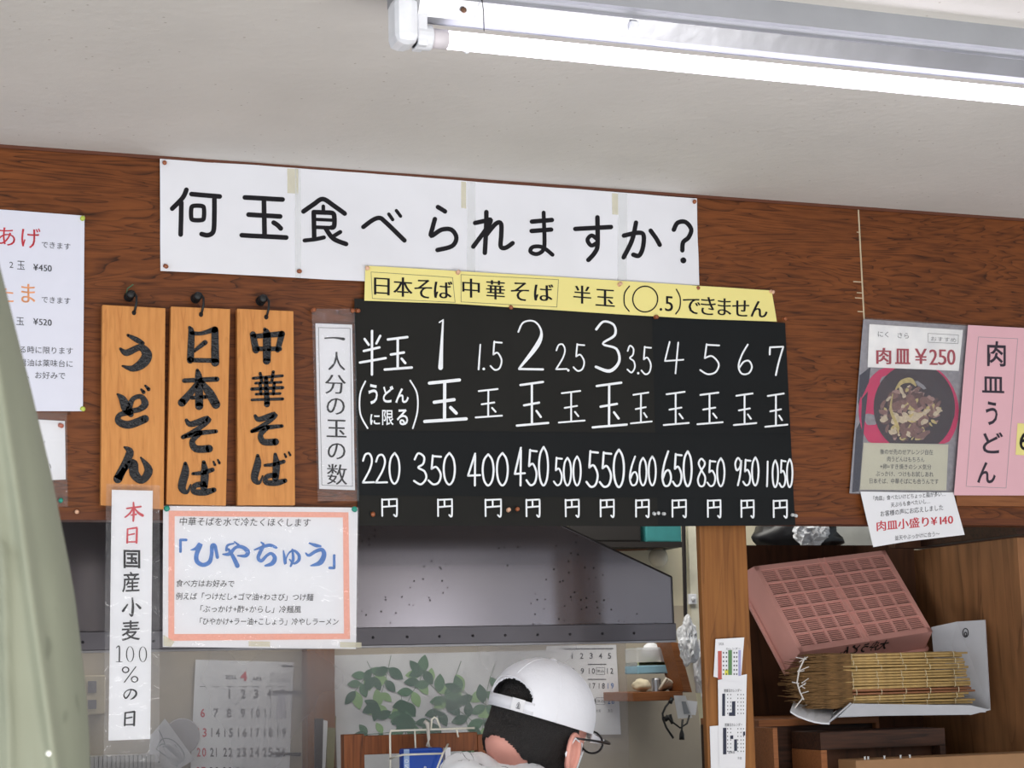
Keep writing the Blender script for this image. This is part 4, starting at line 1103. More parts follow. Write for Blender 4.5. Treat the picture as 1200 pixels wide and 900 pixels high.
# cream box on the wall far left and pouch
pb = thing('wall_box', P(112, 838, YB - .05), 'cream wall box with two grey windows beside the green cloth', 'electrical box')
a, b = P(92, 838, YB - .05), P(124, 791, YB - .05)
MB().box((a.x, YB - .05, a.z), (b.x, YB, b.z)).build('case', mat('cream plastic', (205, 192, 165), .5), pb, bevel=.003)
for y0_, y1_ in ((798, 812), (820, 831)):
    a, b = P(103, y1_, YB - .051), P(113, y0_, YB - .051); MB().box((a.x, YB - .053, a.z), (b.x, YB - .049, b.z)).build('window', mat('grey window', (120, 118, 122), .3), pb)
pz = MB(); a, b = P(100, 930, YB - .1), P(182, 884, YB - .1)
for i in range(16):
    x = a.x + (b.x - a.x) * i / 16; pz.box((x, YB - .1, a.z), (x + (b.x - a.x) / 20, YB - .02, b.z))
rb = thing('ridged_container', ((a.x + b.x) / 2, YB - .06, a.z), 'pale ridged container low beside the paper strip', 'container')
pz.build('ribs', mat('pale plastic', (190, 188, 186), .4), rb); MB().box((a.x, YB - .095, a.z), (b.x, YB - .025, b.z - .004)).build('body', mat('pale plastic', (1, 1, 1)), rb)
pc = Sheet('paper_pouch', 'white tilted pouch with a circular line emblem behind the vinyl sheet', 'pouch', [(176, 862), (193, 842)], [(170, 925), (228, 890)], mat('pouch paper', (214, 214, 218), .5), y=YB - .06, nu=8, nv=8, amp=.004, seed=40)
I = Ink(); I.stroke([(193 + 0, 872), (189, 862), (186, 856)], 1.2)
for k in range(4): I.stroke([(184 + k * 7, 878 - k * 1 - 2), (192 + k * 6, 872 + k * 3), (204 + k * 3, 884 + k * 2)], 1.3)
I.stroke([(183, 878), (190, 866), (203, 868), (215, 882), (212, 892), (198, 888), (183, 878)], 1.3); I.disc(186, 893, 1.2); I.disc(207, 897, 1.2); I.stroke([(191, 900), (194, 902), (198, 902)], 1.1)
pc.ink(I, PALEINK, 'emblem')
eg = P(213, 863, YB - .018)
tag(MB().lathe(eg, (0, -1, 0), [(.001, -.008), (.030, -.006), (.044, 0), (.042, .004), (.02, .006)], 20).build('round_plaque', mat('grey disc', (165, 163, 168), .5)), 'grey round disc hanging behind the white pouch', 'disc')

# upper shelf right of the hood, lamp globe, pole
a, b = P(650, 641, YB - .12), P(800, 637, YB - .12)
sh = struct(MB().box((a.x - .3, YB - .12, a.z), (b.x + .002, YB, a.z + .014)).build('kitchen_shelf', mat('dark shelf', (24, 18, 16), .6)))
tag(MB().box((P(668, 630, YB - .1).x, YB - .1, a.z + .014), (P(752, 630, YB - .1).x, YB - .02, a.z + .16)).build('dark_crate', mat('dark crate', (22, 18, 17), .6), bevel=.006), 'dark crate on the high kitchen shelf right of the hood', 'crate')
tag(MB().box((P(757, 630, YB - .1).x, YB - .1, a.z + .014), (P(799, 630, YB - .1).x, YB - .02, a.z + .1)).build('teal_box', mat('teal box', (50, 120, 122), .5), bevel=.004), 'teal box at the right end of the high kitchen shelf', 'box')
g = P(771.5, 653.5, YB - .06)
gl = thing('globe_lamp', g, 'round cream globe lamp beside the sloping hood edge', 'lamp')
MB().lathe(g + Vector((0, 0, -.026)), (0, 0, 1), [(.026 * math.sin(PI * i / 12) + .0002, .026 * (1 - math.cos(PI * i / 12))) for i in range(13)], 20).build('globe', mat('cream glass globe', (226, 220, 200), .15, coat=.5), gl, smooth=True)
MB().lathe(g + Vector((0, 0, .022)), (0, 0, 1), [(.014, 0), (.016, .006), (.008, .012), (.008, a.z - g.z - .022)], 14).build('holder', mat('brown holder', (150, 130, 105), .5), gl, smooth=True)
MB().tube([g + Vector((-.01, 0, .03)), g + Vector((-.04, .0, .022)), g + Vector((-.09, .0, .02)), g + Vector((-.15, .01, .02))], .003, 6).build('arm', mat('rusty arm', (120, 85, 62), .6), gl)
p0, p1 = P(800.5, 600, YB - .2), P(803.5, 730, YB - .2)
tag(MB().tube([p0, p0 * .08 + p1 * .92, p1], [.0055, .005, .002], 10).build('black_rod', mat('black rod', (30, 24, 24), .4)), 'black rod hanging vertically left of the wooden pillar', 'rod')
p0, p1 = P(690, 600, YB - .02), P(700, 600, YB - .02)
# white panel strip between rod and pillar with switch
p0, p1 = P(806, 610, YB - .03), P(834, 760, YB - .03)
struct(MB().box((p0.x, YB - .03, P(806, 772, YB - .03).z), (p1.x, YB, p0.z + .1)).build('trim_6', mat('off white strip', (216, 212, 194), .6)))
kb = thing('wall_switch', P(812, 703, YB - .04), 'small white switch on the strip left of the wooden pillar', 'switch')
p = P(812, 702, YB - .04); MB().box((p.x - .012, YB - .04, p.z - .014), (p.x + .012, YB - .03, p.z + .014)).build('plate', WP, kb, bevel=.002); MB().lathe((p.x, YB - .04, p.z), (0, -1, 0), [(.006, 0), (.005, .006)], 12).build('button', WP, kb, smooth=True)
# wall shelf with brace and odds and ends
YS = YB - .20
a, b = P(742, 822, YS), P(800, 808, YS)
ws = thing('wall_shelf', (a.x + .06, YB - .1, a.z), 'small brown wooden wall shelf with a slanting board', 'shelf')
MB().box((a.x, YS, a.z), (b.x, YB, b.z - .004)).build('board', RAIL, ws, bevel=.001)
q0, q1 = P(786, 752, YS - .01), P(806, 806, YS - .01)
MB().obox(q0, (.024, 0, -.004), (0, .09, 0), q1 - q0 + Vector((-.012, 0, -.008))).build('slanting_board', RAIL, ws, bevel=.001)
zsf = b.z - .004
tub = thing('food_tub', (P(768, 790, YB - .1).x, YB - .1, zsf + .03), 'clear tub with pale contents and blue base on the wall shelf', 'tub')
a, b = P(747, 790, YB - .14), P(790, 758, YB - .14)
MB().box((a.x, YB - .14, a.z + .015), (b.x, YB - .06, b.z)).build('tub_body', film_mat('cloudy tub', .35, .2, .2, 20), tub, bevel=.006)
MB().box((a.x, YB - .142, a.z), (b.x, YB - .058, a.z + .022)).build('blue_base', mat('pale blue plastic', (135, 175, 195), .4), tub, bevel=.003)
MB().box((a.x + .002, YB - .14, a.z + .022), (b.x - .002, YB - .06, a.z + .03)).build('green_filling', mat('pale green', (170, 180, 140), .5), tub)
c = P(763, 765, YB - .1); MB().lathe(c - Vector((0, .012, 0)), (0, 1, 0), [(.006, 0), (.022, .004), (.027, .012), (.022, .02), (.006, .024)], 16).build('pale_roll', PAPER, tub, smooth=True)
c = P(769, 800, YB - .13); tag(MB().lathe((c.x, YB - .13, zsf), (0, 0, 1), [(.012, 0), (.012, .03), (.009, .034)], 14).build('small_can', mat('silver can', (170, 172, 178), .3, .7)), 'small silver can on the wall shelf', 'can')
c = P(752, 803, YB - .15)
def lump(name, c, sx, sy, sz, m, label, cat, seed=1, sub=3, amp=.25, fr=30):
    bm = bmesh.new(); bmesh.ops.create_icosphere(bm, subdivisions=sub, radius=1)
    for v in bm.verts:
        k = 1 + amp * noise.noise(v.co * 2.3 + Vector((seed, 0, 0))) + amp * .4 * noise.noise(v.co * 6 + Vector((0, seed, 0)))
        v.co = Vector((v.co.x * sx * k, v.co.y * sy * k, v.co.z * sz * k)) + c
    return tag(obj_bm(name, bm, m, None, True), label, cat)
lump('cream_cloth', Vector((c.x, YB - .15, zsf + .017)), .022, .03, .016, mat('cream cloth', (210, 198, 172), .8), 'folded cream cloth at left end of the wall shelf', 'cloth', 2)
c = P(783, 798, YB - .14)
mb = MB()
for k in range(6):
    mb.tube([Vector((c.x - .03 + .005 * k, YB - .15 + .006 * k, zsf + .004)), Vector((c.x - .012 + .006 * k, YB - .155, zsf + .032 - .003 * k)), Vector((c.x + .012 + .003 * k, YB - .15, zsf + .02 - .002 * k)), Vector((c.x + .03, YB - .14 + .004 * k, zsf + .002 + .003 * k))], .0045, 7)
tag(mb.build('cable_coil', mat('off white cable', (206, 200, 186), .5), None, True), 'bundle of off-white cord on the wall shelf beside the can', 'cord')
# crumpled plastic bags
def crumple(name, c, w, h, dpt, label, seed, m):
    bm = bmesh.new(); bmesh.ops.create_icosphere(bm, subdivisions=4, radius=1)
    for v in bm.verts:
        n1 = noise.noise(v.co * 1.8 + Vector((seed, 0, 0))); n2 = abs(noise.noise(v.co * 4.5 + Vector((0, seed, 0))))
        k = 1 + .35 * n1 - .55 * n2
        taper = 1 - .45 * max(0, v.co.z)
        v.co = Vector((v.co.x * w * k * taper, v.co.y * dpt * k, v.co.z * h * (1 + .2 * n1))) + c
    return tag(obj_bm(name, bm, m, None, False), label, 'plastic bag')
crumple('plastic_bag', P(806, 750, YS - .06), .030, .062, .03, 'crumpled shiny white plastic bag hanging above the wall shelf', 3, BAG)
crumple('plastic_bag', P(822, 783, YS - .0), .018, .075, .03, 'clear plastic bag hanging against the wooden pillar', 8, BAG)
# papers hanging under the shelf
def slip(name, q, y, m, label, cat='paper'):
    s = Sheet(name, label, cat, [q[0], q[1]], [q[3], q[2]], m, y=y, nu=4, nv=6, amp=.002, seed=q[0][0]); return s
s = slip('paper_slip', [(789, 815), (803, 815), (811, 841), (794, 842)], YS - .015, mat('dull white paper', (205, 206, 208), .5), 'tilted white slip with grey print hanging from the wall shelf')
s.ink(Ink().poly([(798, 822), (803, 822), (808, 836), (801, 837)]), mat('grey print', (130, 134, 140), .5), 'print', .001)
slip('paper_slip', [(800, 820), (817, 822), (815, 838), (806, 838)], YS - .008, PAPER, 'small plain white slip behind the tilted slip')
slip('paper_slip', [(815, 812), (834, 812), (834, 863), (822, 863)], YS - .004, mat('yellowed paper', (214, 208, 176), .6), 'yellowed paper hanging beside the wooden pillar')
# headset
hs = thing('headset', P(787, 840, YS - .02), 'black headset hanging under the wall shelf', 'headset')
Hp = lambda u, v, d=.0: P(u, v, YS - .02 - d)
MB().tube([Hp(786, 821), Hp(780, 828), Hp(776.5, 836), Hp(777, 843), Hp(781, 853), Hp(789, 865)], .0028, 7).build('band', ROPE, hs, True)
MB().tube([Hp(781, 838, .01), Hp(788, 846, .01), Hp(797, 853, .01), Hp(805, 848, .01), Hp(808, 838, .01)], .0024, 7).build('cable', ROPE, hs, True)
MB().tube([Hp(779, 843), Hp(785, 840), Hp(788, 848)], [.007, .008, .004], 10).build('earpiece', ROPE, hs, True)
MB().tube([Hp(800, 843, .01), Hp(799, 855, .01), Hp(799, 860, .01), Hp(799, 867, .01)], [.003, .0025, .006, .007], 10).build('microphone', ROPE, hs, True)
MB().tube([Hp(785, 824), Hp(788, 818)], [.006, .005], 8).build('clip', ROPE, hs, True)

# things seen through the gap over the cupboard
zz = P(935, 648, YB - .3).z
struct(MB().box((P(888, 648, YB).x, YB - .42, zz - .02), (P(1080, 648, YB - .1).x, YB, zz)).build('kitchen_shelf', DARKWOOD))
lump('dark_bag', Vector((P(935, 640, YB - .30).x, YB - .30, zz + .042)), .13, .05, .048, mat('black bag', (26, 26, 30), .4), 'black bag seen through the gap above the cupboard', 'bag', 5)
crumple('plastic_bag', P(950, 620, YB - .38), .05, .05, .04, 'translucent white bag above the black bag behind the cupboard', 5, BAG)
p = P(978, 640, YB - .3); p.z = zz; tag(MB().tube([p, p + Vector((0, 0, .12))], .008, 10).build('white_pipe', WP, None, True), 'white pipe seen through the gap above the cupboard', 'pipe')
p = P(1005, 642, YB - .2); p.z = zz + .08; tag(MB().lathe(p, (0, -1, 0), [(.075, 0), (.08, .01), (.07, .012)], 24).build('white_plate', mat('glazed white', (215, 218, 214), .2)), 'pale round plate seen through the gap above the cupboard', 'plate')

# ================================================================ PINK CRATE
cr = mat('pink plastic crate', (205, 150, 141), 0.5, var=.06, vs=10, spec=.3)
d0 = 3.96; s = d0 / F
R = M
TL = at(883, 664, d0); av = R @ (Vector((176, 9, -112)) * s); bv = R @ (Vector((44, -92, 63)) * s)
bv = bv - av * (bv.dot(av) / av.dot(av)) * 1.0
# keep the measured lean but square the corner
nb = av.cross(bv).normalized()
if (R.transposed() @ nb).z > 0: nb = -nb
H = 0.052; LA, LB = av.length, bv.length; ua, ub = av / LA, bv / LB
crate = thing('plastic_crate', TL + bv + av * .5 + nb * H, 'upturned pink plastic noodle crate leaning on the reed mats', 'crate')
C_ = lambda a, b, c=0: TL + ua * a + ub * b + nb * c
def cb(mb, a0, a1, b0, b1, c0, c1): mb.obox(C_(a0, b0, c0), ua * (a1 - a0), ub * (b1 - b0), nb * (c1 - c0))
mb = MB(); t = .004
# side walls flare outwards towards the open rim
fl = .010
def wall(mb, p, q, outdir):
    o = outdir * fl
    a, b, c, d = p, q, q + nb * H + o, p + nb * H + o; i = -outdir * t
    mb.add([a, b, c, d, a + i, b + i, c + i, d + i], [(0, 1, 2, 3), (7, 6, 5, 4), (0, 4, 5, 1), (1, 5, 6, 2), (2, 6, 7, 3), (3, 7, 4, 0)])
wall(mb, C_(0, 0), C_(LA, 0), -ub); wall(mb, C_(LA, 0), C_(LA, LB), ua); wall(mb, C_(LA, LB), C_(0, LB), ub); wall(mb, C_(0, LB), C_(0, 0), -ua)
for k, (a, b) in enumerate(((0, 0), (LA, 0), (LA, LB), (0, LB))):   # corner fillers
    da = -ua if k in (0, 3) else ua; db = -ub if k in (0, 1) else ub
    mb.add([C_(a, b), C_(a, b, H) + da * fl, C_(a, b, H) + da * fl + db * fl, C_(a, b, H) + db * fl], [(0, 1, 2), (0, 2, 3)])
mb.build('walls', cr, crate, bevel=0)
mb = MB(); e = fl + .004
for a0, a1, b0, b1 in ((-e - .004, LA + e, -e - .004, -e + .003), (-e - .004, LA + e, LB + e - .003, LB + e + .004), (-e - .004, -e + .003, -e, LB + e), (LA + e - .003, LA + e + .004, -e, LB + e)):
    cb(mb, a0, a1, b0, b1, H - .004, H + .002)
mb.build('rim', cr, crate, bevel=.001)
mb = MB(); bw = .012
cb(mb, 0, LA, 0, bw, -.0015, .004); cb(mb, 0, LA, LB - bw, LB, -.0015, .004); cb(mb, 0, bw, 0, LB, -.0015, .004); cb(mb, LA - bw, LA, 0, LB, -.0015, .004)
cb(mb, LA / 2 - .010, LA / 2 - .007, 0, LB, -.003, .004); cb(mb, LA / 2 + .007, LA / 2 + .010, 0, LB, -.003, .004)
cb(mb, LA / 2 - .008, LA / 2 + .008, 0, LB, .001, .004)
mb.build('base_frame', cr, crate, bevel=.0008)
for r in range(6):
    b0 = bw + (LB - 2 * bw) * r / 6; b1 = bw + (LB - 2 * bw) * (r + 1) / 6
    if r: 
        mb = MB(); cb(mb, bw, LA - bw, b0 - .0016, b0 + .0016, -.0018, .004); mb.build('cross_rib', cr, crate)
for side in (0, 1):
    A0 = bw if side == 0 else LA / 2 + .010; A1 = LA / 2 - .010 if side == 0 else LA - bw
    for c in range(1, 4):
        a = A0 + (A1 - A0) * c / 4; mb = MB(); cb(mb, a - .0035, a + .0035, bw, LB - bw, .0002, .004); mb.build('long_rib', cr, crate)
mb = MB(); n = 42
for k in range(n):
    b = bw + (LB - 2 * bw) * (k + .5) / n; cb(mb, bw, LA - bw, b - .0010, b + .0010, .0014, .004)
g_ = mb.build('grille', cr, crate); g_['kind'] = 'stuff'
mb = MB(); cb(mb, t, LA - t, t, LB - t, .0065, .008); mb.build('inside_shade', mat('crate inside shade', (120, 84, 76), .7), crate)  # darker sheet behind the grille, puts the crate's inner shade into colour
# handwriting on the lower wall, upside down
I = Ink(); I.line('大舟うどん', 0, 0, 1, 0, 1, .03)
mx_ = max(v[0] for v in I.v)
wv = []
for u, v in I.v:
    aa = LA * (.68 - .36 * (u / 1.0)); hh = (v + .45) / .95      # reversed: reads from the other side
    wv.append(C_(aa, LB, 0) + (nb * H + ub * fl) * (.04 + .56 * (hh)) + ub * .0012)
obj('lettering', wv, I.f, mat('black marker', (20, 18, 20), .5), crate)['label'] = 'upside-down black marker lettering'

# ================================================================ REED MATS IN A WHITE CARTON
yA = D + .075
zc_ = P(1060, 829, yA).z
reed = mat('yellow reed', (176, 146, 92), 0.55, var=.22, vs=60)
frayM = mat('brown fray', (122, 92, 56), 0.8, var=.3, vs=60); threadM = mat('pale thread', (196, 182, 150), .7); wtie = mat('white string', (205, 200, 196), .6)
zt_ = P(1060, 764, yA).z; nm = 9; hM = (zt_ - zc_ - .004) / nm
xL0, xR0 = P(992, 790, yA).x, P(1133, 790, yA).x
rr = random.Random(3)
order = ['topmost', 'second from top', 'third from top', 'fourth from top', 'middle', 'fourth from bottom', 'third from bottom', 'second from bottom', 'bottom']
for k in range(nm):
    z0 = zc_ + .003 + hM * (nm - 1 - k)
    dxr = [0, 0, .002, .0, .004, .014, .012, -.006, .016][k] + rr.uniform(-.002, .002)
    rt = thing('reed_mat', ((xL0 + xR0) / 2, yA + .08, z0), 'reed mat tied with pale thread, %s in the carton pile' % order[k], 'reed mat', 'pile of reed mats in the white carton')
    mb = MB(); sticks = []
    for row in range(2):
        for j in range(5):
            y = yA + .0035 + j * .019 + rr.uniform(-.001, .001); z = z0 + hM * (.26 + .48 * row) + rr.uniform(-.0006, .0006)
            r = hM * .235 * rr.uniform(.8, 1.08); a = xL0 - .01 + rr.uniform(-.006, .006); b = xR0 + dxr + rr.uniform(-.008, .008)
            tl = rr.uniform(-.0012, .0012)
            mb.tube([(a, y, z + tl), ((a + b) / 2, y, z), (b, y, z - tl)], [r, r * rr.uniform(.85, 1.05), r * .9], 7)
    mb.build('reeds', reed if k != 6 else mat('reddish reed', (140, 92, 60), .55, var=.2, vs=60), rt, True)['kind'] = 'stuff'
    ph = rr.uniform(0, .02)
    for q_ in range(5):
        x = xL0 + .012 + ph * .6 + q_ * (xR0 - xL0 - .03) / 4.4 + (.01 if q_ > 3 else 0); w_t = hM * .5
        ring = [(x + rr.uniform(-.0006, .0006), yA + .003 + w_t * .62 * math.sin(t_) * -1, z0 + hM * .5 + w_t * .98 * math.cos(t_)) for t_ in [i * PI / 6 for i in range(7)]]
        MB().tube(ring, .00085, 5).build('thread', threadM, rt)
    # frayed left end
    mb = MB(); bow = .062 + .045 * math.sin(PI * (k + .5) / nm)
    for j in range(90):
        y = yA + rr.uniform(-.002, .085) * rr.random(); z = z0 + hM * rr.random(); L = bow * rr.uniform(.6, 1.15)
        cx = xL0 - .008
        pull = (zt_ + zc_) / 2 - z
        mb.tube([(cx + .02, y, z), (cx - L * .3, y - .004 * rr.random(), z + rr.uniform(-.002, .002) ), (cx - L * .7, y - rr.uniform(-.003, .006), z + rr.uniform(-.003, .003) ), (cx - L, y, z + rr.uniform(-.002, .002) )], [.0013, .0012, .001, .0005], 4, cap=False)
    mb.build('frayed_end', frayM, rt)['kind'] = 'stuff'
tz = (zt_ + zc_) / 2
mb = MB()
xf = xL0 - .116
mb.tube([(xf + .02, yA - .006, tz + .05), (xf + .004, yA - .008, tz + .025), (xf - .002, yA - .008, tz), (xf + .004, yA - .008, tz - .02), (xf + .012, yA - .006, tz - .034)], .0016, 6)
for k in range(9):
    z = tz + rr.uniform(-.03, .05); mb.tube([(xf + rr.uniform(-.004, .01), yA - .008, z), (xf + rr.uniform(.012, .03), yA - .012, z + rr.uniform(-.006, .012))], .0009, 5)
mb.tube([(xf + .01, yA - .008, tz - .03), (xf - .012, yA - .012, tz - .05)], .0013, 5); mb.tube([(xf + .002, yA - .008, tz - .002), (xf - .014, yA - .01, tz + .001)], .0012, 5)
tag(mb.build('white_string', wtie), 'frayed white string tied round the frayed end of the reed mats', 'string')
carton = thing('white_carton', (P(1070, 835, yA).x, yA + .1, zc_ - .012), 'opened white corrugated carton holding the reed mats', 'carton')
CB = mat('grey white carton', (176, 178, 184), .7, var=.04, vs=20)
def panel(name, pts, th, m, parent, lab=None):
    n_ = (Vector(pts[1]) - Vector(pts[0])).cross(Vector(pts[2]) - Vector(pts[0])).normalized() * th
    k = len(pts); mb = MB(); mb.add([Vector(p) for p in pts] + [Vector(p) + n_ for p in pts], [tuple(range(k)), tuple(range(k, 2 * k))[::-1]] + [(i, k + i, k + (i + 1) % k, (i + 1) % k) for i in range(k)])
    o = mb.build(name, m, parent)
    if lab: o['label'] = lab
    return o
yF = yA - .014; yBk = yA + .12
xb = P(1160, 832, yF).x; xa_ = P(982, 838, yF).x
zB = P(1060, 838, yF).z
panel('bottom', [(xa_, yF, zB), (xb - .01, yF, zB), (xb - .01, yBk, zB), (xa_, yBk, zB)], .003, CB, carton)
panel('front_flap', [P(982, 839.5, yF), P(1137, 837.5, yF), P(1160, 832, yF), P(1137, 826.5, yF), P(998, 824.5, yF)], .003, CB, carton)
panel('tall_end', [P(1100, 829, yA + .145), P(1161, 832, yA + .045), P(1155, 726.5, yA + .05), P(1122, 728.5, yA + .11), P(1092, 735, yA + .155)], .003, CB, carton, 'tall pale end panel')
# side edge panel joining front and tall end
panel('side_flap', [P(1137, 838, yF), P(1160, 832, yF), P(1161, 831.5, yA + .045), P(1120, 833, yA + .12)], .003, CB, carton)
mb = MB(); pts = [(922, 803), (926, 811), (934, 816), (945, 821), (958, 824.5), (972, 826)]
pts2 = [(924, 798), (930, 800), (942, 806), (955, 808), (970, 806), (990, 800)]
pts = [(921, 803), (927, 812), (937, 820), (949, 828), (961, 838), (975, 846)]
fr_ = [P(u, v + 0, yF - .01) for u, v in [(926, 806), (934, 824), (944, 834), (956, 841), (966, 845), (975, 846.5)]]
fr_ = [P(u, v, yF - .01) for u, v in [(925, 812), (929, 830), (940, 837), (952, 842), (963, 845), (973, 846)]]
fr_ = [P(u, v, yF - .008) for u, v in [(926, 833), (934, 838), (944, 842), (954, 845), (963, 846.5), (972, 847)]]
bk_ = [P(u, v, yBk - .05) for u, v in [(930, 822), (938, 825), (946, 826), (956, 826), (966, 826), (978, 826)]]
n = len(fr_); mb.add(fr_ + bk_ + [p - Vector((0, 0, .0035)) for p in fr_] + [p - Vector((0, 0, .0035)) for p in bk_],
       [(i, i + 1, n + i + 1, n + i) for i in range(n - 1)] + [(2 * n + i, 3 * n + i, 3 * n + i + 1, 2 * n + i + 1) for i in range(n - 1)] + [(i, 2 * n + i, 2 * n + i + 1, i + 1) for i in range(n - 1)])
mb.build('curved_lip', mat('white carton edge', (214, 216, 222), .6), carton)
panel('fold', [P(972, 847, yF - .008), P(998, 824.5, yF), P(1000, 828, yA + .1), P(978, 836, yA + .1)], .003, CB, carton)
# recycling-like round stamp on the tall end
pe = P(1131.5, 742, yA + .166)
I = Ink(); I.stroke([(1131.5 + 3.2 * math.cos(t * PI / 6), 741.5 + 5 * math.sin(t * PI / 6)) for t in range(12)], 1.0, True); I.stroke([(1131.5 + 1.3 * math.cos(t * PI / 4), 743 + 2 * math.sin(t * PI / 4)) for t in range(8)], 1.0, True)
obj('stamp', [P(u, v, yA + .0885 - .00178 * (u - 1131.5)) for u, v in I.v], I.f, INK, carton)['label'] = 'small black round stamp'

# ================================================================ WOODEN TRAYS BELOW
def open_tray(label, q, y, depth, wall_t, m, inner=.03, name='wooden_tray'):
    (u0, v0), (u1, v1) = q; a = P(u0, v1, y); b = P(u1, v0, y); root = thing(name, ((a.x + b.x) / 2, y + depth / 2, zs), label, 'tray')
    z0 = zs
    MB().box((a.x, y, b.z - wall_t * 1.15), (b.x, y + depth, b.z)).build('top_board', m, root, bevel=.001)
    MB().box((a.x, y, z0), (a.x + wall_t * .45, y + depth, b.z - wall_t * 1.15)).build('side_board', RAIL, root, bevel=.001)
    MB().box((b.x - wall_t * .45, y, z0), (b.x, y + depth, b.z - wall_t * 1.15)).build('side_board', m, root, bevel=.001)
    MB().box((a.x + wall_t * .45, y + inner, z0), (b.x - wall_t * .45, y + inner + .008, b.z - wall_t * 1.15)).build('panel', DARKWOOD, root)
    return root
open_tray('dark stained open wooden tray standing on edge below the white carton', ((963, 853), (1107, 900)), yA - .04, .12, .030, TRAYWOOD)
a = P(918, 843, yA - .02); b = P(1062, 843, yA - .02)
r2 = thing('wooden_box', ((a.x + b.x) / 2, yA + .16, zs), 'dark wooden box supporting the white carton', 'box')
ztb = zB - .003
MB().box((a.x, yA + .085, ztb - .014), (b.x + .0, YC - .02, ztb)).build('lid', RAIL, r2, bevel=.001)
MB().box((a.x, yA + .085, zs), (a.x + .008, YC - .02, ztb - .014)).build('side_board', TRAYWOOD, r2)
MB().box((b.x - .008, yA + .085, zs), (b.x, YC - .02, ztb - .014)).build('side_board', RAIL, r2)
MB().box((a.x + .008, yA + .10, zs), (b.x - .008, yA + .11, ztb - .014)).build('front_board', TRAYWOOD, r2)
a = P(905.5, 853, yA - .02); b = P(911, 853, yA - .02)
tag(MB().box((a.x, yA - .02, zs), (b.x, yA + .06, a.z)).build('wooden_board', RAIL, None, bevel=.001), 'thin wooden board standing upright left of the dark tray', 'board')
a = P(1003, 891, yA - .12); b = P(1230, 889, yA - .12)
cbx = thing('cardboard_box', ((a.x + b.x) / 2, yA - .08, zs - .06), 'light brown box lid at the bottom right with small white pins', 'box')
MB().box((a.x, yA - .12, zs), (b.x, yA - .05, a.z)).build('lid', mat('light brown board', (150, 112, 76), .6, var=.08, vs=20), cbx, bevel=.002)
for u in (1016, 1020, 1039, 1058, 1069):
    p = P(u, 890, yA - .12); MB().lathe((p.x, yA - .112, a.z), (0, 0, 1), [(.0022, 0), (.0016, .002), (.0016, .004), (.0024, .006)], 8).build('pin', PINC, cbx)
cbx.location.z = zs
for ch in cbx.children: ch.location = (0, 0, 0); ch.data.transform(Matrix.Translation((0, 0, -.06)))

# ================================================================ CALENDARS ON THE PILLAR
yP = D + .009
pa = Sheet('pocket_calendar', 'small calendar with red and green columns taped to the wooden pillar', 'calendar', [(838.5, 749), (872, 747)], [(836, 793), (856, 798), (868, 798.5)], PAPER, y=yP - .003, nu=8, nv=8, amp=.0016, seed=50)
def bar(I, x0, y0, x1, y1): I.poly([(x0, y0), (x1, y0 - .3), (x1, y1), (x0, y1)])
I = Ink(); bar(I, 841, 763, 845.5, 796); pa.ink(I, mat('brick red print', (190, 90, 80), .5), 'printed_column')
I = Ink(); bar(I, 853, 762, 857.5, 791); pa.ink(I, mat('green print', (90, 135, 85), .5), 'printed_column')
I = Ink(); bar(I, 865, 762, 868, 792); pa.ink(I, mat('lilac print', (165, 165, 210), .5), 'printed_column')
I = Ink(); bar(I, 849, 785, 853, 791); pa.ink(I, mat('yellow print', (220, 215, 80), .5), 'printed_cell')
I = Ink()
for x in (847.5, 851, 860, 863):
    for r in range(6): I.disc(x, 765 + r * 5, .9, 1.2, n=6)
I.line('2025', 842, 754.5, 848, 754.5, 4); I.line('カレンダー', 850, 760.5, 868, 760, 3.2)
pa.ink(I, GREYINK)
pb2 = Sheet('schedule_sheet', 'long white schedule sheet with two dark-blocked calendars on the wooden pillar', 'calendar', [(841, 797), (875, 790)], [(843, 915), (873, 905)], PAPER, y=yP - .0015, nu=8, nv=16, amp=.0012, seed=51)
I = Ink(); bar(I, 846, 813, 849.5, 839); bar(I, 857.5, 822, 861.5, 839); bar(I, 854, 835, 859, 839)
bar(I, 847, 853, 851, 884); bar(I, 855.5, 862, 859, 866); bar(I, 860, 866.5, 863.5, 880); bar(I, 870.5, 857.5, 873, 862)
pb2.ink(I, mat('navy blocks', (40, 44, 66), .5), 'printed_blocks')
I = Ink(); I.line('営業日カレンダー', 848, 809.5, 869, 809, 4, .01); I.line('営業日カレンダー', 849, 849.5, 870, 849, 4, .01)
for oy, n0 in ((814, 6), (854, 7)):
    for x in (852, 855.5, 864, 867.5, 870.5):
        for r in range(n0): I.disc(x + .5, oy + r * 4.4, .6, .9, n=6)
I.line('定休日', 853, 881.5, 861, 881.5, 3.4, .01); I.line('お盆', 864, 888, 869, 888.5, 3.4)
pb2.ink(I, GREYINK)
Sheet('plain_slip', 'narrow blank slip half hidden under the schedule sheet on the pillar', 'note', [(831.5, 851), (846, 850)], [(833, 910), (845, 910)], PAPER, y=yP, nu=4, nv=8, amp=.001, seed=52)

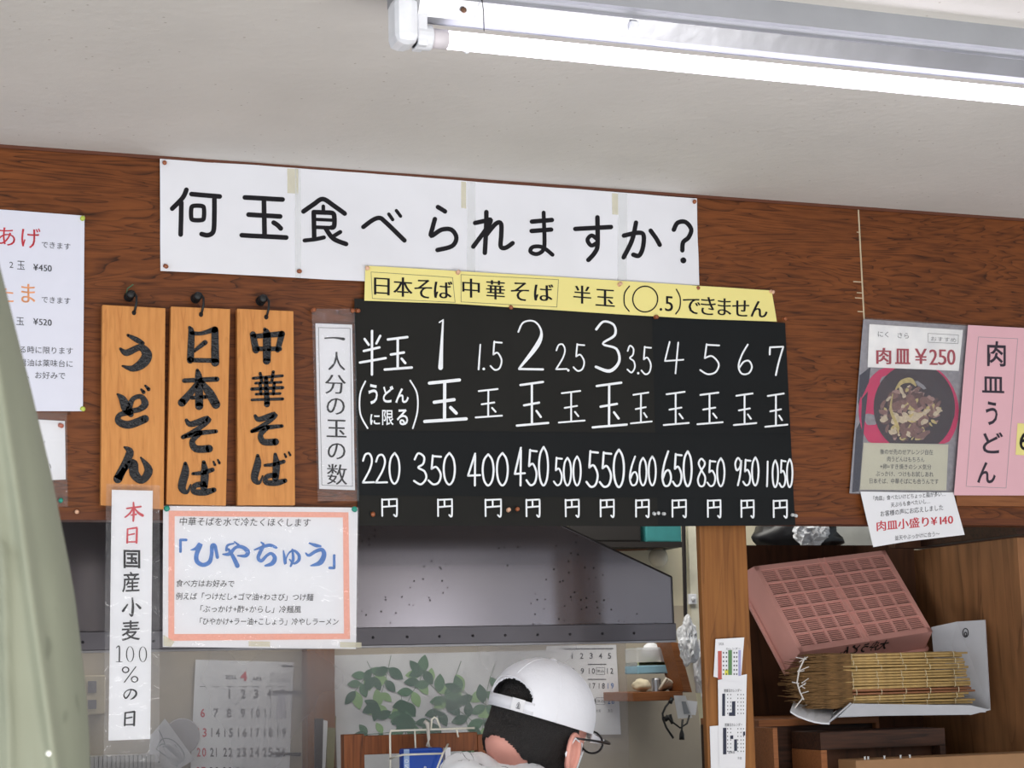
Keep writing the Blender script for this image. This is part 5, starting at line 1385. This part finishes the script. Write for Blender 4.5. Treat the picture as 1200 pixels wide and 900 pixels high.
# ================================================================ WOODEN FRAME, WIRE RACK, BLUE CARTON
YR = D + .20
fm = thing('display_stand', (P(470, 862, YR).x, YR, zs - .02), 'brown wooden stand behind the wire rack', 'stand')
a = P(403, 861, YR); b = P(427, 861, YR); c = P(560, 862, YR); z1 = P(470, 883, YR).z
FW = wood('worn frame wood', (142, 84, 48), (112, 62, 36), (60, 32, 20), 'Z', 9, (1.2, 20), .5, .14, .7)
MB().box((a.x, YR, zs - .02), (b.x, YR + .025, a.z)).build('post', FW, fm, bevel=.0015)
MB().box((b.x, YR + .002, z1), (c.x, YR + .025, P(500, 860, YR).z)).build('rail', FW, fm, bevel=.0015)
MB().box((c.x, YR, zs - .02), (c.x + .03, YR + .025, P(560, 861, YR).z)).build('post', FW, fm, bevel=.0015)
YW = YR - .05
wr = thing('wire_rack', (P(500, 880, YW).x, YW + .03, zs - .02), 'white wire rack holding a blue carton', 'wire rack')
WW = mat('white coated wire', (226, 222, 208), .35)
Wp = lambda u, v, d=0: P(u, v, YW + d)
MB().tube([Wp(458, 915), Wp(457.5, 890), Wp(457, 860), Wp(458, 856.5), Wp(470, 856), Wp(520, 854.5), Wp(556, 853)], .0020, 8).build('frame_wire', WW, wr, True)
for pts in ([(486, 854), (487, 876), (489, 915)], [(500, 850), (502, 868), (504, 880), (506, 915)], [(535, 854), (537, 864)]): MB().tube([Wp(u, v, .002) for u, v in pts], .0017, 7).build('upright_wire', WW, wr, True)
MB().tube([Wp(505, 855), Wp(506, 843), Wp(509, 840.5), (Wp(512, 842)), Wp(516, 853)], .0019, 8).build('hook_wire', WW, wr, True)
MB().tube([Wp(457, 889), Wp(465, 886.5, -.03), Wp(472, 884.5, -.05), Wp(519, 883, -.05)], .0019, 8).build('front_wire', WW, wr, True)
MB().tube([Wp(525, 872, -.03), Wp(519, 883, -.05), Wp(514, 896, -.05), Wp(508, 912, -.05)], .0019, 8).build('side_wire', WW, wr, True)
MB().tube([Wp(497, 845, -.01), Wp(501, 848, -.012), Wp(502, 856, -.01), Wp(503, 866, -.01), Wp(500, 874, -.01), Wp(506, 876, -.01)], [.004, .0045, .003, .002, .002, .001], 7).build('white_tie', mat('grey white tie', (190, 184, 176), .6), wr, True)
a = P(473, 915, YW - .035); b = P(519.5, 876, YW - .035)
bc_ = thing('blue_carton', ((a.x + b.x) / 2, YW - .02, a.z), 'blue carton with white edge standing in the wire rack', 'carton')
BLU = mat('blue carton card', (20, 72, 170), .4)
MB().box((a.x, YW - .035, zs - .02), (b.x, YW - .006, b.z)).build('body', BLU, bc_, bevel=.004)
a2 = P(473.5, 900, YW - .0358); b2 = P(479.5, 878, YW - .0358)
MB().box((a2.x, YW - .0362, zs - .02), (b2.x, YW - .0349, b2.z)).build('label', mat('pale blue label', (150, 175, 215), .4), bc_)
I = Ink(); I.line('CORK', 0, 0, 1, 0, .3, .02)
I = Ink(); I.box('O', 474.3, 890, 478.8, 894, 0); I.box('S', 474.3, 896, 478.8, 901, 0); I.box('&', 496, 898, 501, 903, 0)
obj('lettering', [P(u, v, YW - .0368) for u, v in I.v], I.f, WP, bc_)
bc_.location.z = zs - .02
for ch in bc_.children: ch.data.transform(Matrix.Translation((0, 0, a.z - (zs - .02))))
a = P(519.5, 915, YW - .02); b = P(528, 876, YW - .02)
tag(MB().box((b.x - .011, YW - .02, zs - .02), (b.x, YW - .008, b.z)).build('white_card', PAPER), 'narrow white card beside the blue carton', 'card')

# ================================================================ GREEN CLOTH AT LEFT EDGE
ed = [(40, -95), (160, -45), (255, -8), (300, -3), (340, 7), (400, 22), (450, 35), (500, 47), (550, 59), (600, 69), (650, 79), (700, 88), (750, 94), (800, 100), (850, 104), (900, 106), (1160, 112)]
def edge(v):
    for (a, b), (c, d) in zip(ed, ed[1:]):
        if a <= v <= c: return b + (d - b) * (v - a) / (c - a)
    return ed[-1][1] if v > 900 else ed[0][1]
nu, nv = 90, 90; vs = []; fs = []
for j in range(nv + 1):
    v = 45 + (1150 - 45) * j / nv
    for i in range(nu + 1):
        t = i / nu; e_ = edge(v); u = e_ - 460 * (1 - math.sin(t * PI * .5)) ** 1.0 if t < 1 else e_
        dpt = 1.16 + .10 * (t ** 6) - .035 * math.sin(t * 3.0)
        fold = .010 * math.exp(-((u - (18 + (v - 560) * .14)) / 9) ** 2) + .007 * math.exp(-((u - (5 + (v - 700) * .03)) / 5) ** 2) * (v > 640)
        dpt -= fold + .003 * noise.noise(Vector((u * .03, v * .01, 1)))
        if 578 < v < 588 or 612 < v < 620: dpt -= .0015
        vs.append(at(u, v, dpt))
for j in range(nv):
    for i in range(nu): k = j * (nu + 1) + i; fs.append((k, k + nu + 1, k + nu + 2, k + 1))
GC = mat('pale green cloth', (116, 120, 104), .75, var=.03, vs=10)
nt = GC.node_tree; b_ = nt.nodes['Principled BSDF']; src = b_.inputs['Base Color'].links[0].from_socket
tc = nt.nodes.new('ShaderNodeTexCoord'); n_ = nt.nodes.new('ShaderNodeTexNoise'); n_.inputs['Scale'].default_value = 34; n_.inputs['Detail'].default_value = 1
nt.links.new(tc.outputs['Object'], n_.inputs['Vector']); mr = nt.nodes.new('ShaderNodeMapRange'); mr.inputs[1].default_value = .69; mr.inputs[2].default_value = .76; mr.inputs[4].default_value = .45
nt.links.new(n_.outputs['Fac'], mr.inputs[0]); mx = nt.nodes.new('ShaderNodeMix'); mx.data_type = 'RGBA'; mx.inputs[7].default_value = rgb((72, 76, 62))
nt.links.new(mr.outputs[0], mx.inputs[0]); nt.links.new(src, mx.inputs[6]); nt.links.new(mx.outputs[2], b_.inputs['Base Color'])
gc = thing('green_curtain', (at(20, 1150, 1.16)), 'pale green cloth curtain hanging close at the left edge', 'curtain')
o = obj('cloth', vs, fs, GC, gc, True); sd = o.modifiers.new('thick', 'SOLIDIFY'); sd.thickness = .002; sd.offset = -1
p = at(57, 883, 1.10); MB().lathe(p, (p - CAM) * -1, [(.0016, 0), (.0015, .001), (.0006, .0018)], 10).build('glint_dot', mat('painted glint', (240, 240, 235), .2), gc, True)  # white dot modelled as the bright glint on the cloth

# ================================================================ PERSON
HC = at(632, 850, 3.10)
right = Vector(X_ := (1, 0, 0)); 
psi = math.radians(38); pit = math.radians(7); rol = math.radians(-12)
view = (HC - CAM); view.z = 0; view.normalize(); sidev = Vector((view.y, -view.x, 0))
Fh = view * math.cos(psi) + sidev * math.sin(psi); Rh = Vector((Fh.y, -Fh.x, 0))
Fv = (Fh * math.cos(pit) - Vector((0, 0, 1)) * math.sin(pit)).normalized(); Uv = Rh.cross(Fv).normalized()
Rv = (Rh * math.cos(rol) + Uv * math.sin(rol)).normalized(); Uv = Rv.cross(Fv).normalized()
Hd = lambda x, y, z: HC + Rv * x + Fv * y + Uv * z      # head space: x right, y forward, z up
person = thing('person', (HC.x - .12, HC.y - .1, 0), 'person in a backward-seen white cap, glasses and white patterned top, head bowed', 'person')
SK = mat('skin', (212, 150, 136), .55, var=.06, vs=40); HAIR = mat('black hair', (20, 16, 16), .55, var=.4, vs=300, bump=1.0, bs=500)


def skull(th, ph, k=1.0):
    """th azimuth (0 = right, pi/2 = front), ph elevation"""
    d = Vector((math.cos(ph) * math.cos(th), math.cos(ph) * math.sin(th), math.sin(ph)))
    x, y, z = d.x * .072, d.y * .091, d.z * (.098 if d.z > 0 else .120)
    if d.z < 0:
        t = -d.z
        x *= 1 - .22 * t; 
        if d.y > 0: y = y * (1 - .12 * t) + .012 * t
        else: y *= 1 + .30 * math.sin(min(1, t * 2.2) * PI * .5) - .15 * t
    return Vector((x, y, z)) * k


bm = bmesh.new(); rows = 36; cols = 56; grid = []
for j in range(rows + 1):
    ph = -PI / 2 + PI * j / rows; row = []
    for i in range(cols):
        th = 2 * PI * i / cols; p = skull(th, ph)
        fx = p.x; fz = p.z
        if p.y > 0:
            p.y += .020 * math.exp(-(fx / .010) ** 2 - ((fz + .030) / .018) ** 2)        # nose
            p.y -= .008 * math.exp(-((abs(fx) - .030) / .013) ** 2 - ((fz + .004) / .011) ** 2)   # eye sockets
            p.y += .005 * math.exp(-(fx / .022) ** 2 - ((fz + .062) / .007) ** 2) - .004 * math.exp(-(fx / .02) ** 2 - ((fz + .0655) / .0025) ** 2)
            p.y += .006 * math.exp(-(fx / .02) ** 2 - ((fz + .095) / .014) ** 2)
        row.append(bm.verts.new(Hd(*p)))
    grid.append(row)
for j in range(rows):
    for i in range(cols):
        try: bm.faces.new((grid[j][i], grid[j][(i + 1) % cols], grid[j + 1][(i + 1) % cols], grid[j + 1][i]))
        except Exception: pass
# ears
def ear(sgn):
    pts = []
    n1, n2 = 18, 8; V = []
    c0 = Vector((sgn * .073, -.002, -.030))
    for i in range(n1):
        a = 2 * PI * i / n1; ry = .017 * (1 + .12 * math.sin(a)); rz = .031
        for j in range(n2):
            b = 2 * PI * j / n2; r = .0042
            cy, cz = ry * math.cos(a), rz * math.sin(a)
            V.append(bm.verts.new(Hd(c0.x + sgn * (.006 + .006 * max(0, -math.cos(a)) + r * math.sin(b)), c0.y + cy + r * math.cos(b) * math.cos(a) - .003 * math.sin(a), c0.z + cz + r * math.cos(b) * math.sin(a))))
    for i in range(n1):
        for j in range(n2):
            bm.faces.new((V[i * n2 + j], V[((i + 1) % n1) * n2 + j], V[((i + 1) % n1) * n2 + (j + 1) % n2], V[i * n2 + (j + 1) % n2]))
    cc = bm.verts.new(Hd(c0.x + sgn * .003, c0.y, c0.z)); ring = [V[i * n2 + 4] for i in range(n1)]
    for i in range(n1): bm.faces.new((ring[i], ring[(i + 1) % n1], cc))
    # lobe and root
    bb = bmesh.ops.create_icosphere(bm, subdivisions=2, radius=1)
    for v in bb['verts']: v.co = Hd(c0.x - sgn * .001 + v.co.x * .006, c0.y + .006 + v.co.y * .010, c0.z - .006 + v.co.z * .026)
ear(1); ear(-1)
# body by skin modifier, joined into the same mesh
NB = Hd(0, -.035, -.10); NK = HC + Vector((0, 0, -.20)) - Fh * .105 
sk = bpy.data.meshes.new('b'); so = bpy.data.objects.new('b', sk); COL.objects.link(so)
lat = Rh; hip = NK + Vector((0, 0, -.50)) - Fh * .10; hipz = .86; hip.z = hipz
ch_ = NK + Vector((0, 0, -.16)) - Fh * .03
Vv = [hip, hip * .5 + ch_ * .5, ch_, NK, NB]; Ev = [(0, 1), (1, 2), (2, 3), (3, 4)]; Rr = [.15, .14, .155, .062, .056]
for sgn in (-1, 1):
    k = len(Vv)
    Vv += [NK + lat * .175 * sgn + Vector((0, 0, -.075)) - Fh * .01, NK + lat * .23 * sgn + Vector((0, 0, -.34)) + Fh * .05, NK + lat * .17 * sgn + Vector((0, 0, -.42)) + Fh * .28, NK + lat * .16 * sgn + Vector((0, 0, -.42)) + Fh * .34]
    Rr += [.058, .043, .027, .030]; Ev += [(2, k), (k, k + 1), (k + 1, k + 2), (k + 2, k + 3)]
    for f_, (dx, L) in enumerate(((-.024, .075), (-.008, .085), (.008, .082), (.024, .068))):
        q = len(Vv); b0 = Vv[k + 3]
        Vv += [b0 + lat * dx + Fh * .03, b0 + lat * dx * 1.15 + Fh * (.03 + L * .5) - Vector((0, 0, .012)), b0 + lat * dx * 1.2 + Fh * (.03 + L * .85) - Vector((0, 0, .035))]
        Rr += [.0095, .0085, .0075]; Ev += [(k + 3, q), (q, q + 1), (q + 1, q + 2)]
    q = len(Vv); Vv += [Vv[k + 2] - lat * sgn * .035 + Fh * .05, Vv[k + 2] - lat * sgn * .045 + Fh * .09 - Vector((0, 0, .01))]; Rr += [.011, .009]; Ev += [(k + 3, q), (q, q + 1)]
    k = len(Vv)
    Vv += [hip + lat * .10 * sgn + Vector((0, 0, -.06)), hip + lat * .11 * sgn + Vector((0, 0, -.42)) + Fh * .03, hip + lat * .11 * sgn + Vector((0, 0, -.775)) - Fh * .02, hip + lat * .12 * sgn + Vector((0, 0, -.82)) + Fh * .13]
    Rr += [.085, .058, .040, .034]; Ev += [(0, k), (k, k + 1), (k + 1, k + 2), (k + 2, k + 3)]
sk.from_pydata([tuple(v) for v in Vv], Ev, [])
so.modifiers.new('s', 'SKIN'); ss = so.modifiers.new('u', 'SUBSURF'); ss.levels = 1
for i, v in enumerate(sk.skin_vertices[0].data): v.radius = (Rr[i], Rr[i] * (.78 if i < 3 else 1)); v.use_root = (i == 0)
dg = bpy.context.evaluated_depsgraph_get(); dg.update(); ev = so.evaluated_get(dg); bme = ev.to_mesh()
bverts = [v.co.copy() for v in bme.vertices]; bfaces = [tuple(p.vertices) for p in bme.polygons]; ev.to_mesh_clear()
bpy.data.objects.remove(so)
vv = [bm.verts.new(v) for v in bverts]
for f_ in bfaces:
    try: bm.faces.new([vv[i] for i in f_])
    except Exception: pass
body = obj_bm('body', bm, SK, person, True)
# clothes: top and trousers as offset shells of the body
def shell(name, test, off, m):
    keep = [f_ for f_ in bfaces if all(test(bverts[i]) for i in f_)]
    used = sorted({i for f_ in keep for i in f_}); mp_ = {i: k for k, i in enumerate(used)}
    me = bpy.data.meshes.new('tmp'); me.from_pydata([tuple(v) for v in bverts], [], bfaces); me.update()
    nn = [v.normal.copy() for v in me.vertices]; bpy.data.meshes.remove(me)
    return obj(name, [bverts[i] + nn[i] * off for i in used], [tuple(mp_[i] for i in f_) for f_ in keep], m, person, True)
PR = mat('white top with line drawings', (228, 230, 234), .8, var=.02)
nt = PR.node_tree; b_ = nt.nodes['Principled BSDF']; src = b_.inputs['Base Color'].links[0].from_socket; N = nt.nodes.new; L = nt.links.new
tc = N('ShaderNodeTexCoord'); n_ = N('ShaderNodeTexNoise'); n_.inputs['Scale'].default_value = 16; n_.inputs['Detail'].default_value = 1.5; n_.inputs['Distortion'].default_value = 1.2; L(tc.outputs['Object'], n_.inputs['Vector'])
sb = N('ShaderNodeMath'); sb.operation = 'SUBTRACT'; sb.inputs[1].default_value = .47; L(n_.outputs['Fac'], sb.inputs[0]); ab = N('ShaderNodeMath'); ab.operation = 'ABSOLUTE'; L(sb.outputs[0], ab.inputs[0])
lt = N('ShaderNodeMath'); lt.operation = 'LESS_THAN'; lt.inputs[1].default_value = .007; L(ab.outputs[0], lt.inputs[0])
n3 = N('ShaderNodeTexNoise'); n3.inputs['Scale'].default_value = 9; L(tc.outputs['Object'], n3.inputs['Vector']); g3 = N('ShaderNodeMath'); g3.operation = 'GREATER_THAN'; g3.inputs[1].default_value = .47; L(n3.outputs['Fac'], g3.inputs[0])
mu = N('ShaderNodeMath'); mu.operation = 'MULTIPLY'; L(lt.outputs[0], mu.inputs[0]); L(g3.outputs[0], mu.inputs[1])
mx = N('ShaderNodeMix'); mx.data_type = 'RGBA'; L(mu.outputs[0], mx.inputs[0]); L(src, mx.inputs[6]); mx.inputs[7].default_value = rgb((60, 62, 72)); L(mx.outputs[2], b_.inputs['Base Color'])
nz = NK.z; shell('top', lambda v: v.z > hipz - .02 and v.z < nz - .04, .012, PR)
shell('trousers', lambda v: .10 < v.z <= hipz + .01, .012, mat('dark trousers', (40, 42, 52), .8))
# collar / towel bunched round the neck
tn = at(584, 914, 2.98); mbm = bmesh.new(); n1, n2 = 40, 16; V = []
ax1 = (sidev * 1.0 + Vector((0, 0, -.20))).normalized(); ax2 = (view * 1.0 + Vector((0, 0, .1))).normalized(); ax3 = ax1.cross(ax2).normalized()
if ax3.z < 0: ax3 = -ax3
for i in range(n1):
    a = 2 * PI * i / n1; rad = Vector((0, 0, 0)) + ax1 * math.cos(a) * .062 + ax2 * math.sin(a) * .058
    for j in range(n2):
        b = 2 * PI * j / n2; rn_ = rad.normalized(); rr_ = .036 * (1 + .22 * noise.noise(Vector((math.cos(a) * 2, math.sin(a) * 2, b * .8))))
        V.append(mbm.verts.new(tn + rad + rn_ * math.cos(b) * rr_ + ax3 * math.sin(b) * rr_ * 1.05 - Vector((0, 0, .01))))
for i in range(n1):
    for j in range(n2): mbm.faces.new((V[i * n2 + j], V[((i + 1) % n1) * n2 + j], V[((i + 1) % n1) * n2 + (j + 1) % n2], V[i * n2 + (j + 1) % n2]))
obj_bm('collar', mbm, PR, person, True)
# hair: a shell over the skull below the cap, open at the face and over the nape
def inside(th, ph):
    back = math.cos(th + PI / 2)            # 1 at the back
    az = ((th + PI) % (2 * PI)) - PI          # 0 right, -pi/2 back
    if math.sin(th) > .12 : return ph > .15
    low = -.80 + .60 * max(0, back) ** 1.5
    return ph > low
hb = bmesh.new(); rows = 150; cols = 300; G2 = {}
for j in range(rows + 1):
    for i in range(cols):
        ph = -PI / 2 + PI * j / rows; th = 2 * PI * i / cols
        ok = inside(th, ph + .05 * noise.noise(Vector((math.cos(th) * 5, math.sin(th) * 5, 3))))
        if ok:
            p = skull(th, ph); nz_ = noise.noise(p * 120) * .002
            G2[(j, i)] = hb.verts.new(Hd(*(p * (1.055 + nz_ * 10 - .02 * max(0, -ph)))))
for j in range(rows):
    for i in range(cols):
        q = [(j, i), (j, (i + 1) % cols), (j + 1, (i + 1) % cols), (j + 1, i)]
        if all(k in G2 for k in q):
            try: hb.faces.new([G2[k] for k in q])
            except Exception: pass
ho = obj_bm('hair', hb, HAIR, person, True)
sd = ho.modifiers.new('t', 'SOLIDIFY'); sd.thickness = .006; sd.offset = -1
# cap
CAPM = mat('white cap cloth', (220, 221, 228), .8, var=.02, vs=20, bump=.15, bs=120)
cp = bmesh.new(); rows = 80; cols = 240; G2 = {}
def capp(th, t, k=1.0):
    """t 0 = rim, 1 = crown"""
    ph = -.02 + (PI / 2 + .02) * t
    d = Vector((math.cos(ph) * math.cos(th), math.cos(ph) * math.sin(th), math.sin(ph)))
    rim = .006 * math.cos(2 * th)
    e = 1 + .05 * math.sin(2 * ph)
    dz_ = d.z * .106 + (.012 - .01 * math.sin(th)) * (1 - t)
    crease = 1 - .006 * max(0, 1 - abs(((th / (PI / 3)) % 1) - .5) * 0) 
    return Vector((d.x * .080 * e, d.y * .099 * e, dz_)) * k
def hole(th, z):
    az = th - 3 * PI / 2
    zr = capp(th, 0).z
    h = z - zr
    return h > .018 and (az / .56) ** 2 + ((h - .018) / .030) ** 2 < 1
for j in range(rows + 1):
    for i in range(cols): G2[(j, i)] = cp.verts.new(Hd(*capp(2 * PI * i / cols, j / rows)))
for j in range(rows):
    for i in range(cols):
        th = 2 * PI * (i + .5) / cols; z = capp(th, (j + .5) / rows).z
        if hole(th, z): continue
        q = [G2[(j, i)], G2[(j, (i + 1) % cols)], G2[(j + 1, (i + 1) % cols)], G2[(j + 1, i)]]
        try: cp.faces.new(q)
        except Exception: pass
cap = obj_bm('cap', cp, CAPM, person, True); cap['label'] = 'white baseball cap with strap opening at the back'
sd = cap.modifiers.new('t', 'SOLIDIFY'); sd.thickness = .0022; sd.offset = 1
mb = MB()
for k in range(6):
    th = 3 * PI / 2 + k * PI / 3; t0 = .42 if k == 0 else 0
    mb.tube([Hd(*capp(th, t0 + (1 - t0) * i / 14, 1.018)) for i in range(15)], .0011, 5)
mb.tube([Hd(*(capp(3 * PI / 2 + .60 * math.cos(a), 0, 1.012) + Vector((0, 0, .016 + .036 * math.sin(a)))) ) for a in [PI * i / 16 for i in range(17)]], .001, 5)
mb.build('seam', CAPM, cap, True)
MB().lathe(Hd(*capp(0, 1, 1.02)) - Uv * .001, Uv, [(.007, 0), (.006, .003), (.002, .0045)], 12).build('button', CAPM, cap, True)
mb = MB(); n = 20; vs = []
for i in range(n + 1):
    th = 3 * PI / 2 - .62 + 1.24 * i / n
    a = capp(th, 0, 1.03); vs += [Hd(a.x, a.y, a.z + .0005), Hd(a.x, a.y, a.z + .019)]
mb.add(vs, [(2 * i, 2 * i + 2, 2 * i + 3, 2 * i + 1) for i in range(n)]); so_ = mb.build('strap', CAPM, cap, True); sd = so_.modifiers.new('t', 'SOLIDIFY'); sd.thickness = .002
# strap overlap edge and small grey emblem
mb = MB(); vs = []
for i in range(5):
    th = 3 * PI / 2 + .18 + .26 * i / 4; a = capp(th, 0, 1.05); vs += [Hd(a.x, a.y, a.z), Hd(a.x, a.y, a.z + .0195)]
mb.add(vs, [(2 * i, 2 * i + 2, 2 * i + 3, 2 * i + 1) for i in range(4)]); tb = mb.build('strap_tab', mat('pale grey tab', (214, 214, 218), .7), cap, True)
a = capp(3 * PI / 2 + .33, 0, 1.06)
c = Hd(a.x, a.y, a.z + .009); tx = Rv; ty = Uv
mb = MB()
for pts in ([(-.004, -.005), (-.003, .001), (0, .005), (.003, .001), (.004, -.005)], [(-.004, -.005), (.004, -.005)], [(-.001, -.004), (0, .002), (.001, -.004)]): mb.tube([c + tx * x + ty * y for x, y in pts], .0006, 4)
mb.build('emblem', mat('grey emblem', (110, 112, 118), .6), tb)
# brim, pointing forward
mb = MB(); vs = []; n = 24
for i in range(n + 1):
    th = PI / 2 - .95 + 1.9 * i / n; a = capp(th, 0); k = .075 * math.cos((i / n - .5) * PI) ** .6 if 0 < i < n else 0
    vs += [Hd(a.x, a.y, a.z), Hd(a.x * 1.02, a.y + k, a.z - .012 - .006 * (i / n - .5) ** 2)]
mb.add(vs, [(2 * i, 2 * i + 2, 2 * i + 3, 2 * i + 1) for i in range(n)]); br_ = mb.build('brim', CAPM, cap, True); sd = br_.modifiers.new('t', 'SOLIDIFY'); sd.thickness = .003
# glasses
GL = mat('black spectacle frame', (22, 22, 26), .3)
gs = MB()
for sgn in (-1, 1):
    gs.tube([Hd(sgn * .083, -.004, -.004), Hd(sgn * .082, .04, -.004), Hd(sgn * .074, .100, -.006)], [.0018, .002, .0026], 7)
    cx = sgn * .036
    gs.tube([Hd(cx + .027 * math.cos(a) * (1 if abs(math.cos(a)) > .3 else 1), .108 - .010 * abs(cx + .027 * math.cos(a)) / .06, -.012 + .018 * math.sin(a)) for a in [2 * PI * i / 20 for i in range(21)]], .0019, 6)
    gs.tube([Hd(sgn * .062, .104, -.004), Hd(sgn * .074, .100, -.006)], .0024, 6)
gs.tube([Hd(-.010, .112, -.008), Hd(0, .115, -.006), Hd(.010, .112, -.008)], .0017, 6)
glo = gs.build('glasses', GL, person, True)
for sgn in (-1, 1):
    cx = sgn * .036; pts = [Hd(cx + .026 * math.cos(a), .107 - .010 * abs(cx + .026 * math.cos(a)) / .06, -.012 + .017 * math.sin(a)) for a in [2 * PI * i / 20 for i in range(20)]]
    obj('lens', pts, [tuple(range(20))], film_mat('lens glass', .08, .05, 0, 1), glo)
# eyes, mask with ear loops
for sgn in (-1, 1):
    c = Hd(sgn * .031, .080, -.006); ey = MB().lathe(c - Fv * .010, Fv, [(.0005, 0), (.008, .003), (.0105, .009), (.009, .014), (.004, .0185), (.0005, .0195)], 14).build('eye', mat('eye white', (230, 228, 224), .2), person, True)
    MB().lathe(c + Fv * .0085, Fv, [(.0045, 0), (.004, .001), (.001, .0015)], 12).build('iris', GL, ey, True)
mv = []; nu, nv = 14, 8
for j in range(nv + 1):
    for i in range(nu + 1):
        x = (-1 + 2 * i / nu); z = -.028 - .072 * j / nv; xx = .058 * x; mv.append(Hd(xx, .112 - .055 * x * x - .016 * (j / nv) - .006 * abs(x), z))
mo = obj('mask', mv, [(j * (nu + 1) + i, j * (nu + 1) + i + 1, (j + 1) * (nu + 1) + i + 1, (j + 1) * (nu + 1) + i) for j in range(nv) for i in range(nu)], mat('white mask', (236, 238, 242), .8), person, True)
sd = mo.modifiers.new('t', 'SOLIDIFY'); sd.thickness = .0015; mo['label'] = 'white face mask'
mb = MB()
for sgn in (-1, 1):
    mb.tube([Hd(sgn * .058, .050, -.032), Hd(sgn * .080, .018, -.012), Hd(sgn * .084, -.008, -.004), Hd(sgn * .084, -.024, -.030), Hd(sgn * .080, .0, -.062), Hd(sgn * .056, .045, -.092)], .0016, 6)
mb.build('ear_loop', WP, mo, True)

bpy.data.objects.remove(_to); bpy.data.curves.remove(_cu)
